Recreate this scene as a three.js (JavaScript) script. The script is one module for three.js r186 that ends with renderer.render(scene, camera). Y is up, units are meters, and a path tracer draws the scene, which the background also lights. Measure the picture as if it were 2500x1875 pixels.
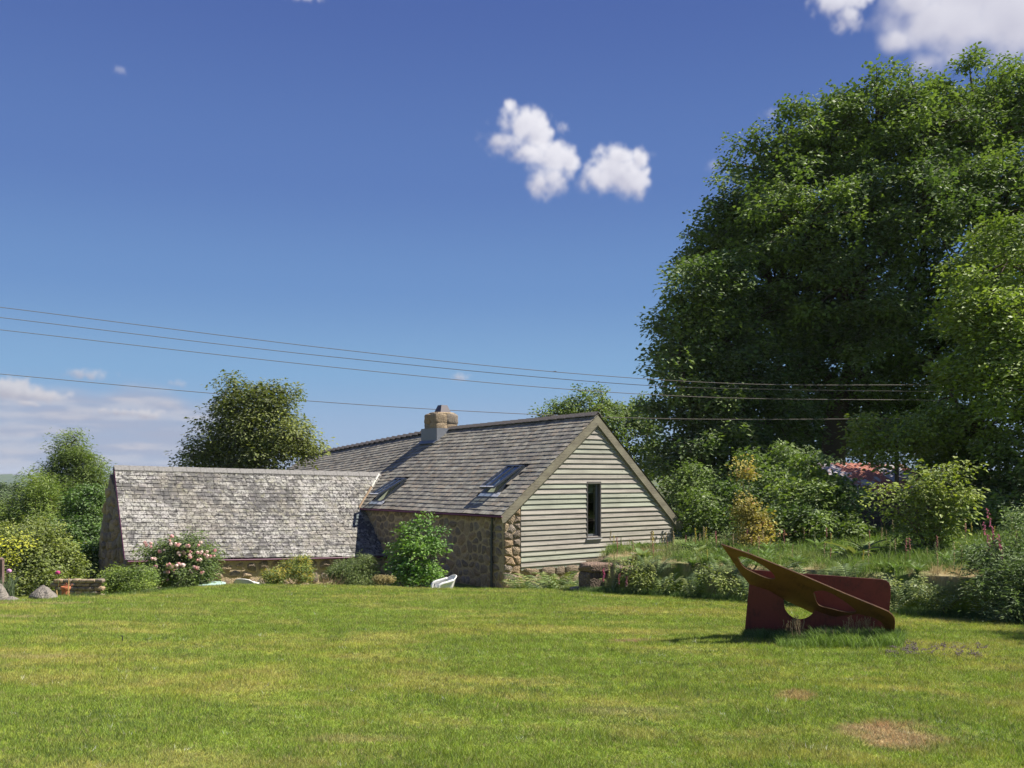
import * as THREE from 'three';
import { mergeGeometries } from 'three/addons/utils/BufferGeometryUtils.js';

// ------------------------------------------------------------------ camera, sky, sun, exposure
const scene = new THREE.Scene();
const F = 2300, HORIZON = 1158, EYE = 1.6;                      // focal length and horizon row of a 2500 x 1875 picture
const camera = new THREE.PerspectiveCamera(2 * Math.atan(937.5 / F) * 180 / Math.PI, 2500 / 1875, 0.1, 9000);
camera.position.set(0, EYE, 0);
camera.lookAt(0, EYE, -10);
camera.setViewOffset(2500, 1875, 0, -(HORIZON - 937.5), 2500, 1875);   // level camera, lens shifted up
scene.add(camera);
const renderer = new THREE.WebGLRenderer();
renderer.setSize(1024, 768);
renderer.toneMapping = THREE.LinearToneMapping;
const EXPOSURE = 1.85;
renderer.toneMappingExposure = EXPOSURE;
renderer.shadowMap.enabled = true;

const SUN_EL = 53 * Math.PI / 180;
const SUN = new THREE.Vector3(0.993 * Math.cos(SUN_EL), Math.sin(SUN_EL), -0.14 * Math.cos(SUN_EL)).normalize();
const sun = new THREE.DirectionalLight(new THREE.Color().setRGB(1, 0.94, 0.83), 5);
sun.position.copy(SUN).multiplyScalar(120).add(new THREE.Vector3(0, 0, -30));
sun.target.position.set(0, 0, -30);
sun.castShadow = true;
sun.shadow.radius = 1;
sun.shadow.mapSize.set(4096, 4096);
Object.assign(sun.shadow.camera, { left: -50, right: 50, top: 50, bottom: -50, near: 1, far: 300 });
scene.add(sun, sun.target);

// ------------------------------------------------------------------ helpers
function rng(seed) { let a = seed >>> 0; return () => { a = (a + 0x6D2B79F5) | 0; let t = Math.imul(a ^ (a >>> 15), 1 | a); t = (t + Math.imul(t ^ (t >>> 7), 61 | t)) ^ t; return ((t ^ (t >>> 14)) >>> 0) / 4294967296; }; }
const clamp = (x, a = 0, b = 1) => Math.min(b, Math.max(a, x));
const mix = (a, b, t) => a + (b - a) * t;
const smooth = (a, b, x) => { const t = clamp((x - a) / (b - a)); return t * t * (3 - 2 * t); };
const mixc = (a, b, t) => [mix(a[0], b[0], t), mix(a[1], b[1], t), mix(a[2], b[2], t)];
const V = (x, y, z) => new THREE.Vector3(x, y, z);
function hash(ix, iy, s) { let h = Math.imul(ix, 374761393) ^ Math.imul(iy, 668265263) ^ Math.imul(s, 982451653); h = Math.imul(h ^ (h >>> 13), 1274126177); return ((h ^ (h >>> 16)) >>> 0) / 4294967296; }
function noise(x, y, s = 0, per = 0) {
  const ix = Math.floor(x), iy = Math.floor(y); let fx = x - ix, fy = y - iy;
  fx = fx * fx * (3 - 2 * fx); fy = fy * fy * (3 - 2 * fy);
  const w = per ? (k) => ((k % per) + per) % per : (k) => k;
  const a = hash(w(ix), w(iy), s), b = hash(w(ix + 1), w(iy), s), c = hash(w(ix), w(iy + 1), s), d = hash(w(ix + 1), w(iy + 1), s);
  return a + (b - a) * fx + (c - a) * fy + (a - b - c + d) * fx * fy;
}
function fbm(x, y, oct, s = 0, per = 0) { let v = 0, a = 0.5, n = 0; for (let o = 0; o < oct; o++) { v += a * noise(x, y, s + o * 17, per); n += a; a *= 0.5; x *= 2; y *= 2; per *= 2; } return v / n; }
// a picture position at a distance, as a point of the place
const at = (px, py, d) => V((px - 1250) / F * d, EYE - (py - HORIZON) / F * d, -d);
const used = {};
function numbered(name) { const n = used[name] = (used[name] ?? -1) + 1; return n ? name + '_' + String(n).padStart(3, '0') : name; }
function tag(o, label, category, group) { o.userData.label = label; o.userData.category = category; if (group) o.userData.group = group; return o; }
function thing(name, label, category, pos = V(0, 0, 0), turn = 0, group) { const o = new THREE.Group(); o.name = numbered(name); o.position.copy(pos); o.rotation.y = turn; scene.add(o); return tag(o, label, category, group); }
function put(name, geo, mat, parent) { const m = new THREE.Mesh(geo, mat); m.name = parent === scene ? numbered(name) : name; m.castShadow = m.receiveShadow = true; parent.add(m); return m; }
function toGeo(pos, idx, uv, col) {
  const g = new THREE.BufferGeometry();
  g.setAttribute('position', new THREE.Float32BufferAttribute(pos, 3));
  if (uv) g.setAttribute('uv', new THREE.Float32BufferAttribute(uv, 2));
  if (col) g.setAttribute('color', new THREE.Float32BufferAttribute(col, 3));
  g.setIndex(idx); g.computeVertexNormals(); return g;
}
function flat(g) { const n = g.index ? g.toNonIndexed() : g; n.computeVertexNormals(); return n; }
function boxGeo(w, h, d, x = 0, y = 0, z = 0) { const g = new THREE.BoxGeometry(w, h, d); g.translate(x, y, z); return g; }
// tapered tube through points
function tube(pts, r0, r1, sides = 7) {
  const pos = [], idx = [], n = pts.length;
  let side = null;
  for (let i = 0; i < n; i++) {
    const t = pts[Math.min(n - 1, i + 1)].clone().sub(pts[Math.max(0, i - 1)]).normalize();
    if (!side) side = Math.abs(t.y) < 0.9 ? V(0, 1, 0).cross(t).normalize() : V(1, 0, 0).cross(t).normalize();
    side.sub(t.clone().multiplyScalar(side.dot(t))).normalize();
    const up = t.clone().cross(side), r = mix(r0, r1, i / (n - 1));
    for (let k = 0; k < sides; k++) { const a = k / sides * 2 * Math.PI; const p = pts[i].clone().addScaledVector(side, Math.cos(a) * r).addScaledVector(up, Math.sin(a) * r); pos.push(p.x, p.y, p.z); }
  }
  for (let i = 0; i + 1 < n; i++) for (let k = 0; k < sides; k++) { const a = i * sides + k, b = i * sides + (k + 1) % sides; idx.push(a, b, a + sides, b, b + sides, a + sides); }
  const c0 = pos.length / 3; pos.push(pts[0].x, pts[0].y, pts[0].z, pts[n - 1].x, pts[n - 1].y, pts[n - 1].z);
  for (let k = 0; k < sides; k++) { const k2 = (k + 1) % sides; idx.push(c0, k2, k, c0 + 1, (n - 1) * sides + k, (n - 1) * sides + k2); }
  return toGeo(pos, idx);
}
const s8 = (x) => Math.round(255 * clamp(x <= 0.0031308 ? 12.92 * x : 1.055 * Math.pow(x, 1 / 2.4) - 0.055));
function colorTex(w, h, fn, repeat = true) {           // fn(u, v) -> linear rgb
  const d = new Uint8Array(w * h * 4);
  for (let j = 0; j < h; j++) for (let i = 0; i < w; i++) { const c = fn((i + 0.5) / w, (j + 0.5) / h), k = 4 * (j * w + i); d[k] = s8(c[0]); d[k + 1] = s8(c[1]); d[k + 2] = s8(c[2]); d[k + 3] = 255; }
  const t = new THREE.DataTexture(d, w, h); t.colorSpace = THREE.SRGBColorSpace; t.magFilter = THREE.LinearFilter; t.minFilter = THREE.LinearMipmapLinearFilter; t.generateMipmaps = true;
  if (repeat) t.wrapS = t.wrapT = THREE.RepeatWrapping; t.needsUpdate = true; return t;
}
function greyTex(w, h, fn) {
  const d = new Uint8Array(w * h * 4);
  for (let j = 0; j < h; j++) for (let i = 0; i < w; i++) { const c = Math.round(255 * clamp(fn((i + 0.5) / w, (j + 0.5) / h))), k = 4 * (j * w + i); d[k] = d[k + 1] = d[k + 2] = c; d[k + 3] = 255; }
  const t = new THREE.DataTexture(d, w, h); t.magFilter = THREE.LinearFilter; t.wrapS = t.wrapT = THREE.RepeatWrapping; t.needsUpdate = true; return t;
}
const mat = (c, o = {}) => new THREE.MeshStandardMaterial({ color: new THREE.Color().setRGB(...c), roughness: 0.9, ...o });

// ------------------------------------------------------------------ sky: clear summer air with fair-weather clouds
{
  const W = 4096, H = 2048, data = new Float32Array(W * H * 4), K = 1 / EXPOSURE;
  const stops = [[0, .36, .47, .64], [2.5, .33, .46, .66], [6, .235, .415, .66], [11, .160, .298, .58], [17, .116, .212, .495], [27, .080, .142, .40], [45, .058, .104, .325], [90, .043, .080, .265]];
  const sky = (e) => { let i = 0; while (i < stops.length - 2 && e > stops[i + 1][0]) i++; const a = stops[i], b = stops[i + 1], t = smooth(0, 1, clamp((e - a[0]) / (b[0] - a[0]))) * 0.4 + clamp((e - a[0]) / (b[0] - a[0])) * 0.6; return [mix(a[1], b[1], t), mix(a[2], b[2], t), mix(a[3], b[3], t)]; };
  // clouds as groups of soft puffs: [azimuth, elevation, half width, half height] in degrees; az 0 is straight ahead, positive to the right
  const pix = (x, y, rx, ry = rx) => { const u = (x - 1250) / F, az = Math.atan(u), el = Math.atan((HORIZON - y) / F * Math.cos(az)); return [az * 57.2958, el * 57.2958, rx / F * 57.2958 * Math.cos(az), ry / F * 57.2958 * Math.cos(el)]; };
  const clouds = [
    { seed: 3, dens: 1, puffs: [pix(1268, 310, 62, 46), pix(1240, 345, 50, 32), pix(1310, 330, 36, 36), pix(1290, 372, 46, 24)] },
    { seed: 5, dens: 1, puffs: [pix(1350, 395, 60, 46), pix(1345, 430, 66, 42), pix(1320, 440, 44, 34), pix(1390, 400, 24, 40)] },
    { seed: 8, dens: .5, puffs: [pix(1372, 312, 15, 14)] },
    { seed: 7, dens: 1, puffs: [pix(1510, 412, 60, 40), pix(1515, 385, 34, 28), pix(1545, 440, 40, 42), pix(1460, 440, 40, 36), pix(1560, 390, 18, 30)] },
    { seed: 11, dens: .9, puffs: [pix(2035, 12, 46, 24), pix(2070, 35, 34, 30), pix(2080, 5, 44, 24)] },
    { seed: 13, dens: 1, puffs: [pix(2260, 60, 90, 70), pix(2190, 105, 46, 34), pix(2330, 80, 120, 90), pix(2470, 50, 130, 100), pix(2260, 155, 70, 40), pix(2420, -40, 240, 80), pix(2230, 10, 60, 44)] },
    { seed: 17, dens: .7, puffs: [pix(210, 915, 46, 12)] },
    { seed: 19, dens: .42, puffs: [pix(435, 937, 24, 8)] },
    { seed: 23, dens: .8, puffs: [pix(1124, 922, 23, 10)] },
    { seed: 29, dens: .3, puffs: [pix(1880, 278, 22, 12)] }, { seed: 31, dens: .25, puffs: [pix(1742, 405, 16, 14)] }, { seed: 37, dens: .28, puffs: [pix(292, 170, 14, 10)] },
    { seed: 41, dens: .7, puffs: [pix(735, -8, 40, 9)] },
    { seed: 43, dens: .95, puffs: [pix(20, 955, 70, 24), pix(100, 968, 50, 14)] },
    { seed: 47, dens: .85, puffs: [pix(310, 1008, 70, 8), pix(360, 1014, 30, 9), pix(62, 985, 22, 5), pix(88, 990, 8, 4)] },
  ];
  const r = rng(77);
  for (let i = 0; i < 46; i++) {                            // the same weather all round, outside the view
    let az = r() * 360 - 180; const el = 6 + 50 * r() * r();
    if (Math.abs(az) < 38 && el < 34) az += 90 * Math.sign(az || 1);
    const big = 1 + 2.2 * r(), puffs = [];
    for (let k = 0; k < 5; k++) puffs.push([az + (r() - .5) * 3.2 * big, el + (r() - .5) * 1.3 * big, (0.8 + r()) * big, (0.5 + .5 * r()) * big]);
    clouds.push({ seed: 100 + i, dens: 1, puffs });
  }
  for (let j = 0; j < H; j++) {
    const e = ((j + .5) / H - .5) * 180;
    const c = e > 0 ? sky(e) : [.16, .17, .12];
    for (let i = 0; i < W; i++) {
      const k = 4 * (j * W + i); let cc = c;
      if (e > 0 && e < 9) {                                   // low hazy layer of far cloud, heaviest to the left of the view
        const az = ((i + .5) / W - .5) * 360 + 90, a2 = ((az + 540) % 360) - 180;
        const left = smooth(-7, -20, a2) * smooth(-70, -40, a2) + .75 * smooth(60, 100, Math.abs(a2));
        const topE = 4.6 + 2.2 * (fbm(a2 * .16 + 9, 2, 3, 5) - .5) * 2 - .5 * smooth(-24, -14, a2) - .09 * (a2 + 28) * smooth(-34, -28, a2);
        const m = clamp(left) * smooth(topE + .5, topE - .7, e) * (0.45 + .55 * fbm(a2 * .35, e * 2.6, 4, 9));
        const tone = fbm(a2 * .5 + 40, e * 3.1, 4, 61);
        cc = mixc(c, mixc([.40, .435, .56], [.57, .56, .62], smooth(.35, .7, tone)), clamp(m * 1.15) * .85);
      }
      data[k] = cc[0] * K; data[k + 1] = cc[1] * K; data[k + 2] = cc[2] * K; data[k + 3] = 1;
    }
  }
  for (const cl of clouds) {
    let a0 = 1e9, a1 = -1e9, e0 = 1e9, e1 = -1e9;
    for (const p of cl.puffs) { a0 = Math.min(a0, p[0] - p[2] * 1.9); a1 = Math.max(a1, p[0] + p[2] * 1.9); e0 = Math.min(e0, p[1] - p[3] * 1.9); e1 = Math.max(e1, p[1] + p[3] * 1.9); }
    e0 = Math.max(.3, e0); e1 = Math.min(89, e1);
    const size = Math.max(...cl.puffs.map((p) => p[3])), fr = 1.05 / Math.max(size, .16);
    for (let j = Math.floor((e0 / 180 + .5) * H); j <= (e1 / 180 + .5) * H; j++) {
      const e = ((j + .5) / H - .5) * 180;
      for (let ia = Math.floor(a0 / 360 * W); ia <= a1 / 360 * W; ia++) {
        const a = (ia + .5) / W * 360, i = (((ia + W / 4 * 1) % W) + W) % W;      // az 0 (-z) lies a quarter of the way round
        let d = -9, lit = 0, lw = 1e-6;
        for (const p of cl.puffs) { const x = (a - p[0]) / p[2], y = (e - p[1]) / p[3], q = 1 - Math.sqrt(x * x + y * y); if (q > d) { d = q; } const w = Math.exp(q * 3.5); lw += w; lit += w * clamp(.5 + .5 * (x * .5 + y * .9)); }
        lit /= lw;
        if (d < -1) continue;
        const n = fbm(a * fr + cl.seed * 3.7, e * fr + cl.seed, 6, cl.seed), n2 = fbm(a * fr * 2.3 + 50, e * fr * 2.3, 5, cl.seed + 5);
        const soft = cl.puffs.length < 2 ? 1.25 : mix(1.15, .62, smooth(.2, .8, lit)), dens = Math.pow(smooth(-.16, soft, d + (n - .5) * 1.7 + (n2 - .5) * .55 + .14), .9) * cl.dens;
        if (dens <= 0) continue;
        const inner = clamp(d * .9 + (n2 - .5) * .7), low = e < 8 ? .75 : 1;
        const white = mixc([.50, .50, .62], [.88, .87, .93], clamp(.22 + .78 * smooth(.10, .80, lit) * (1 - .5 * inner * (size > 1.4 ? 1.5 : .25)) + (n2 - .5) * .45));
        const k = 4 * (j * W + i);
        for (let q = 0; q < 3; q++) data[k + q] = mix(data[k + q], white[q] * low * K * 1.0, dens * .96);
      }
    }
  }
  const t = new THREE.DataTexture(data, W, H, THREE.RGBAFormat, THREE.FloatType);
  t.mapping = THREE.EquirectangularReflectionMapping; t.magFilter = THREE.LinearFilter; t.needsUpdate = true;
  scene.background = t; scene.environment = t;
}

// ------------------------------------------------------------------ the ground
const CREST = [[-60, 18], [-13, 18.5], [-9.1, 20.2], [-6.8, 23.8], [-4, 23.4], [-1.6, 22.4], [1.7, 22.2], [60, 22.2]];
function lut(t, x) { let i = 0; while (i < t.length - 2 && x > t[i + 1][0]) i++; return mix(t[i][1], t[i + 1][1], smooth(0, 1, clamp((x - t[i][0]) / (t[i + 1][0] - t[i][0])))); }
const W0 = [1.75, 21.9], W1 = [9.2, 14.5];
const wl = Math.hypot(W1[0] - W0[0], W1[1] - W0[1]), wt = [(W1[0] - W0[0]) / wl, (W1[1] - W0[1]) / wl], wn = [-wt[1], wt[0]];   // along the bank wall, and beyond it
function bankSide(x, D) { const d1 = (x - W0[0]) * wn[0] + (D - W0[1]) * wn[1], d2 = ((x - W0[0]) * .98 - (D - W0[1]) * .19); return Math.min(d1, d2); }
function bankTop(x, D) {
  const s = bankSide(x, D);
  return -.40 + .036 * clamp(x - 1.7, 0, 9) + .025 * clamp(s - 1, 0, 12) * smooth(4, 8, x) - .78 * smooth(23.5, 31, D) * (1 - smooth(7, 12, x)) + .05 * (fbm(x * 1.1, D * 1.1, 3, 71) - .5);
}
function groundY(x, D) {
  const dc = lut(CREST, x), lawn = (d) => -.05 * d + .05 * (fbm(x * .35 + 5, d * .35, 2, 31) - .5) * smooth(3, 7, d);
  const terr = mix(-2.12, -1.85, smooth(-6.5, -2.2, x)) - .1 * smooth(-9, -14, x);
  let y = D < dc ? lawn(D) : Math.max(terr, lawn(dc) - .30 * (D - dc) - .12 * smooth(0, 1, D - dc));
  y -= .07 * clamp(D - 46, 0, 260) * smooth(18, 2, x) + .14 * clamp(-15 - x, 0, 90) * smooth(14, 24, D);
  y -= .02 * clamp(D - 60, 0, 500) * smooth(2, 18, x);
  const s = bankSide(x, D);
  if (s > -.2) y = mix(y, bankTop(x, D), smooth(.02, .26, s));
  return y;
}
const onGround = (px, D, up = 0) => { const x = (px - 1250) / F * D; return V(x, groundY(x, D) + up, -D); };
function lawnColor(x, D) {
  const big = fbm(x * .30 + 3, D * .42 + 1, 3, 41), mid = fbm(x * 1.1 + 7, D * 1.7, 3, 43), fine = fbm(x * 5, D * 5, 2, 47);
  const stripe = fbm(x * .55, D * 1.5 + .3 * x, 3, 53);
  const dry = smooth(.44, .70, .36 * big + .30 * mid + .40 * stripe - .03 + .16 * (fine - .5));
  let c = mixc([.215, .292, .022], [.335, .355, .045], clamp(dry * 1.0)); { const b = 1 + .07 * Math.sin((D + .12 * x + .3 * fbm(x * .4, D * .4, 2, 59)) * 6.8); c = c.map((q) => q * b); }
  c = mixc(c, [.42, .365, .12], .34 * smooth(.55, .74, .45 * mid + .45 * stripe + .22 * fine));
  const blot = (bx, bd, rx, rd, col, k) => { const q = Math.hypot((x - bx) / rx, (D - bd) / rd) + (fine - .5) * 1.0 + (mid - .5) * .6; c = mixc(c, col, k * smooth(1.15, .45, q)); };
  blot(2.79, 6.95, .42, .40, [.44, .31, .16], .9);
  blot(2.95, 7.3, .25, .2, [.44, .29, .15], .7);
  blot(2.55, 8.5, .26, .24, [.40, .26, .12], .75);
  blot(1.55, 12.45, .36, .13, [.42, .26, .17], .9);
  blot(-8.4, 15.8, .8, .2, [.42, .34, .17], .7); blot(-5.6, 11.2, .7, .2, [.40, .33, .15], .6); blot(-1.2, 6.9, .5, .16, [.42, .33, .15], .5); blot(-9.4, 18.4, 1.5, .2, [.45, .34, .17], .7);
  blot(.9, 7.9, .6, .2, [.36, .30, .13], .5);
  return c;
}
{
  const span = (list) => { const out = [list[0][0]]; for (const [to, step] of list.slice(1)) { const from = out[out.length - 1], n = Math.max(1, Math.round(Math.abs(to - from) / step)); for (let i = 1; i <= n; i++) out.push(from + (to - from) * i / n); } return out; };
  const xs = span([[-4000], [-1000, 500], [-200, 100], [-60, 20], [-22, 3], [-12, .5], [12, .2], [22, .5], [60, 3], [200, 20], [1000, 100], [4000, 500]]);
  const ds = span([[-200], [-20, 30], [2, 2], [4, .4], [26, .18], [34, .5], [60, 2], [200, 14], [1000, 90], [5000, 500]]);
  const pos = [], uv = [], col = [], idx = [];
  for (const d of ds) for (const x of xs) {
    pos.push(x, groundY(x, d), -d); uv.push(x / 3, d / 3);
    let c = lawnColor(x, d).map((v) => v * .92);
    const s = bankSide(x, d);
    if (s > .15) c = mixc(c, mixc([.10, .15, .03], [.34, .27, .15], smooth(.4, .6, fbm(x * 1.4, d * 1.4, 3, 83)) * smooth(1.8, .5, s)), .9);
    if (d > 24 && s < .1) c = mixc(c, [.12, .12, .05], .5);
    if (d > 60) c = mixc([.07, .10, .03], [.16, .16, .06], fbm(x * .02, d * .02, 3, 91));
    col.push(...c);
  }
  const nx = xs.length;
  for (let j = 0; j + 1 < ds.length; j++) for (let i = 0; i + 1 < nx; i++) { const a = j * nx + i; idx.push(a, a + 1, a + nx, a + 1, a + nx + 1, a + nx); }
  const grain = colorTex(1024, 1024, (u, v) => { const n = fbm(u * 90, v * 90, 3, 7, 90), m = fbm(u * 14, v * 14, 3, 11, 14); const k = .45 + .75 * n + .25 * (m - .5); return [k * (1 + .3 * (m - .5)), k, k * .95]; });
  const bump = greyTex(512, 512, (u, v) => fbm(u * 128, v * 128, 2, 3, 128));
  const g = put('ground', toGeo(pos, idx, uv, col), new THREE.MeshStandardMaterial({ map: grain, vertexColors: true, roughness: 1, bumpMap: bump, bumpScale: .02 }), scene);
  tag(g, 'mown green and straw coloured lawn sloping down to the barn', 'ground'); g.userData.kind = 'structure';
}
// far hills beyond the garden
{
  const hm = new THREE.MeshStandardMaterial({ vertexColors: true, roughness: 1 });
  const hill = (name, label, D, x0, x1, top, seed, c1, c2) => {
    const pos = [], col = [], idx = [], n = 500, m = 6;
    for (let i = 0; i <= n; i++) for (let j = 0; j <= m; j++) {
      const x = mix(x0, x1, i / n), h = top * (.75 + .5 * fbm(i * .025, 1, 4, seed)) * Math.sin(Math.PI * clamp(i / n, .03, .97)) ** .4 + D * .0075 * (fbm(i * 2.3, 3, 3, seed) - .5);
      pos.push(x, mix(-40, h, Math.sin(j / m * Math.PI / 2)), -D - j * D * .02); col.push(...mixc(c1, c2, fbm(i * .5, j * 1.5, 3, seed + 3)));
    }
    for (let i = 0; i < n; i++) for (let j = 0; j < m; j++) { const a = i * (m + 1) + j; idx.push(a, a + m + 1, a + 1, a + 1, a + m + 1, a + m + 2); }
    const o = put(name, toGeo(pos, idx, null, col), hm, scene); tag(o, label, 'hill'); o.userData.kind = 'structure';
  };
  hill('hill', 'far blue wooded hill on the horizon beyond the leafy hedge', 2600, -3600, 1200, -1, 5, [.035, .06, .025], [.08, .11, .035]);
  hill('hill', 'nearer dark green wooded ridge below the far hill', 900, -1500, 600, -12, 15, [.035, .06, .025], [.08, .11, .035]);
}

// ------------------------------------------------------------------ grass
const blade = (o = {}) => new THREE.MeshPhysicalMaterial({ color: 0xffffff, roughness: 1, transmission: .35, thickness: 0, clearcoat: .06, clearcoatRoughness: .5, side: THREE.DoubleSide, ...o });
function tuftGeo(seed, n, h, spread, w, lean, seg = 1) {
  const r = rng(seed), pos = [], idx = [];
  for (let i = 0; i < n; i++) {
    const a = r() * 6.283, d = spread * Math.sqrt(r()), x = Math.cos(a) * d, z = Math.sin(a) * d, b = r() * 6.283, hh = h * (.6 + .6 * r()), l = lean * (.3 + r()), la = r() * 6.283, ww = w * (.7 + .6 * r());
    const cx = Math.cos(b) * ww / 2, cz = Math.sin(b) * ww / 2, k = pos.length / 3;
    for (let s = 0; s < seg; s++) { const t = s / seg, q = l * t * t * hh, f = 1 - .35 * t; pos.push(x - cx * f + Math.cos(la) * q, hh * t, z - cz * f + Math.sin(la) * q, x + cx * f + Math.cos(la) * q, hh * t, z + cz * f + Math.sin(la) * q); }
    pos.push(x + Math.cos(la) * l * hh, hh * (1 - .25 * l * l), z + Math.sin(la) * l * hh);
    for (let s = 0; s + 1 < seg; s++) { const q = k + 2 * s; idx.push(q, q + 1, q + 2, q + 1, q + 3, q + 2); }
    idx.push(k + 2 * seg - 2, k + 2 * seg - 1, k + 2 * seg);
  }
  return toGeo(pos, idx);
}
function scatter(name, geo, material, spots, parent = scene) {   // spots: [x, y, z, scale, turn, r, g, b, sy]
  const im = new THREE.InstancedMesh(geo, material, spots.length), m = new THREE.Matrix4(), q = new THREE.Quaternion(), up = V(0, 1, 0), c = new THREE.Color();
  spots.forEach((s, i) => { q.setFromAxisAngle(up, s[4]); m.compose(V(s[0], s[1], s[2]), q, V(s[3], s[3] * (s[8] ?? 1), s[3])); im.setMatrixAt(i, m); im.setColorAt(i, c.setRGB(s[5], s[6], s[7])); });
  im.name = parent === scene ? numbered(name) : name; im.castShadow = im.receiveShadow = true; im.userData.kind = 'stuff'; parent.add(im); return im;
}
{
  const r = rng(5), spots = [[], [], []], N = 300000;
  for (let i = 0; i < N; i++) {
    const sq = mix(Math.sqrt(3.6), Math.sqrt(24.6), r()), D = sq * sq, x = (r() * 2 - 1) * (.545 * D + 1.2);
    if (D > lut(CREST, x) + .8 || bankSide(x, D) > -.05) continue;
    const sc = (.85 + .5 * r()) * (.8 + .028 * D), c = lawnColor(x, D), k = .5 + 1.1 * r(), y = .3 * (r() - .5);
    let q = [c[0] * k * (1 + y), c[1] * k, c[2] * k];
    const odd = r(); if (odd < .05) q = [.38, .32, .14]; else if (odd < .05 + .10 * smooth(.48, .62, fbm(x * 1.3 + 20, D * 1.3, 3, 67))) q = [.055, .11, .02]; else if (odd > .9985) q = [.75, .75, .68];
    spots[i % 3].push([x, groundY(x, D) - .004, -D, sc, r() * 6.28, ...q, .7 + .7 * fbm(x * 2, D * 2, 2, 19)]);
  }
  [11, 12, 13].forEach((s, i) => tag(scatter('lawn_grass', tuftGeo(s, 9, .036, .036, .006, 1.0), blade(), spots[i]), ['short mown grass blades covering the whole lawn', 'dense short turf blades growing all over the lawn', 'fine cropped grass blades spread across the lawn'][i], 'grass'));
}

// ------------------------------------------------------------------ shared building materials
const grainBump = greyTex(512, 512, (u, v) => fbm(u * 40, v * 40, 4, 21, 40));
const stoneTex = colorTex(512, 512, (u, v) => { const n = fbm(u * 24, v * 24, 4, 23, 24), m = fbm(u * 90, v * 90, 2, 27, 90), k = .55 + .6 * n + .35 * (m - .5); return [k, k * .98, k * .95]; });
const stoneMats = [[.34, .265, .185], [.27, .215, .16], [.40, .31, .21], [.30, .255, .215], [.36, .265, .17], [.24, .195, .155]].map((c) => mat(c, { map: stoneTex, bumpMap: grainBump, bumpScale: .035, roughness: .95 }));
const mortarMat = mat([.50, .40, .26], { map: stoneTex, bumpMap: grainBump, bumpScale: .03, roughness: 1 });
const maroon = mat([.095, .020, .055], { roughness: .5 });
const leadMat = mat([.20, .215, .25], { roughness: .55, metalness: .3, bumpMap: grainBump, bumpScale: .006 });
const darkMetal = mat([.055, .06, .07], { roughness: .4 });
const deckMat = mat([.06, .05, .045]);
const woodTex = colorTex(1024, 512, (u, v) => { const w = fbm(u * 5, v * 60, 4, 33, 5), k0 = fbm(u * 40, v * 260, 2, 35, 20), st = fbm(u * 3, v * 7, 3, 37, 3); const kn = Math.pow(noise(u * 26, v * 30, 39, 26), 14); const k = .60 + .46 * w + .26 * (k0 - .5) + .55 * (st - .5) - .45 * kn; return [k, k * (.99 + .05 * (st - .5)), k * .97]; });
const woodBump = greyTex(512, 512, (u, v) => fbm(u * 4, v * 120, 3, 55, 4));

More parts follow.
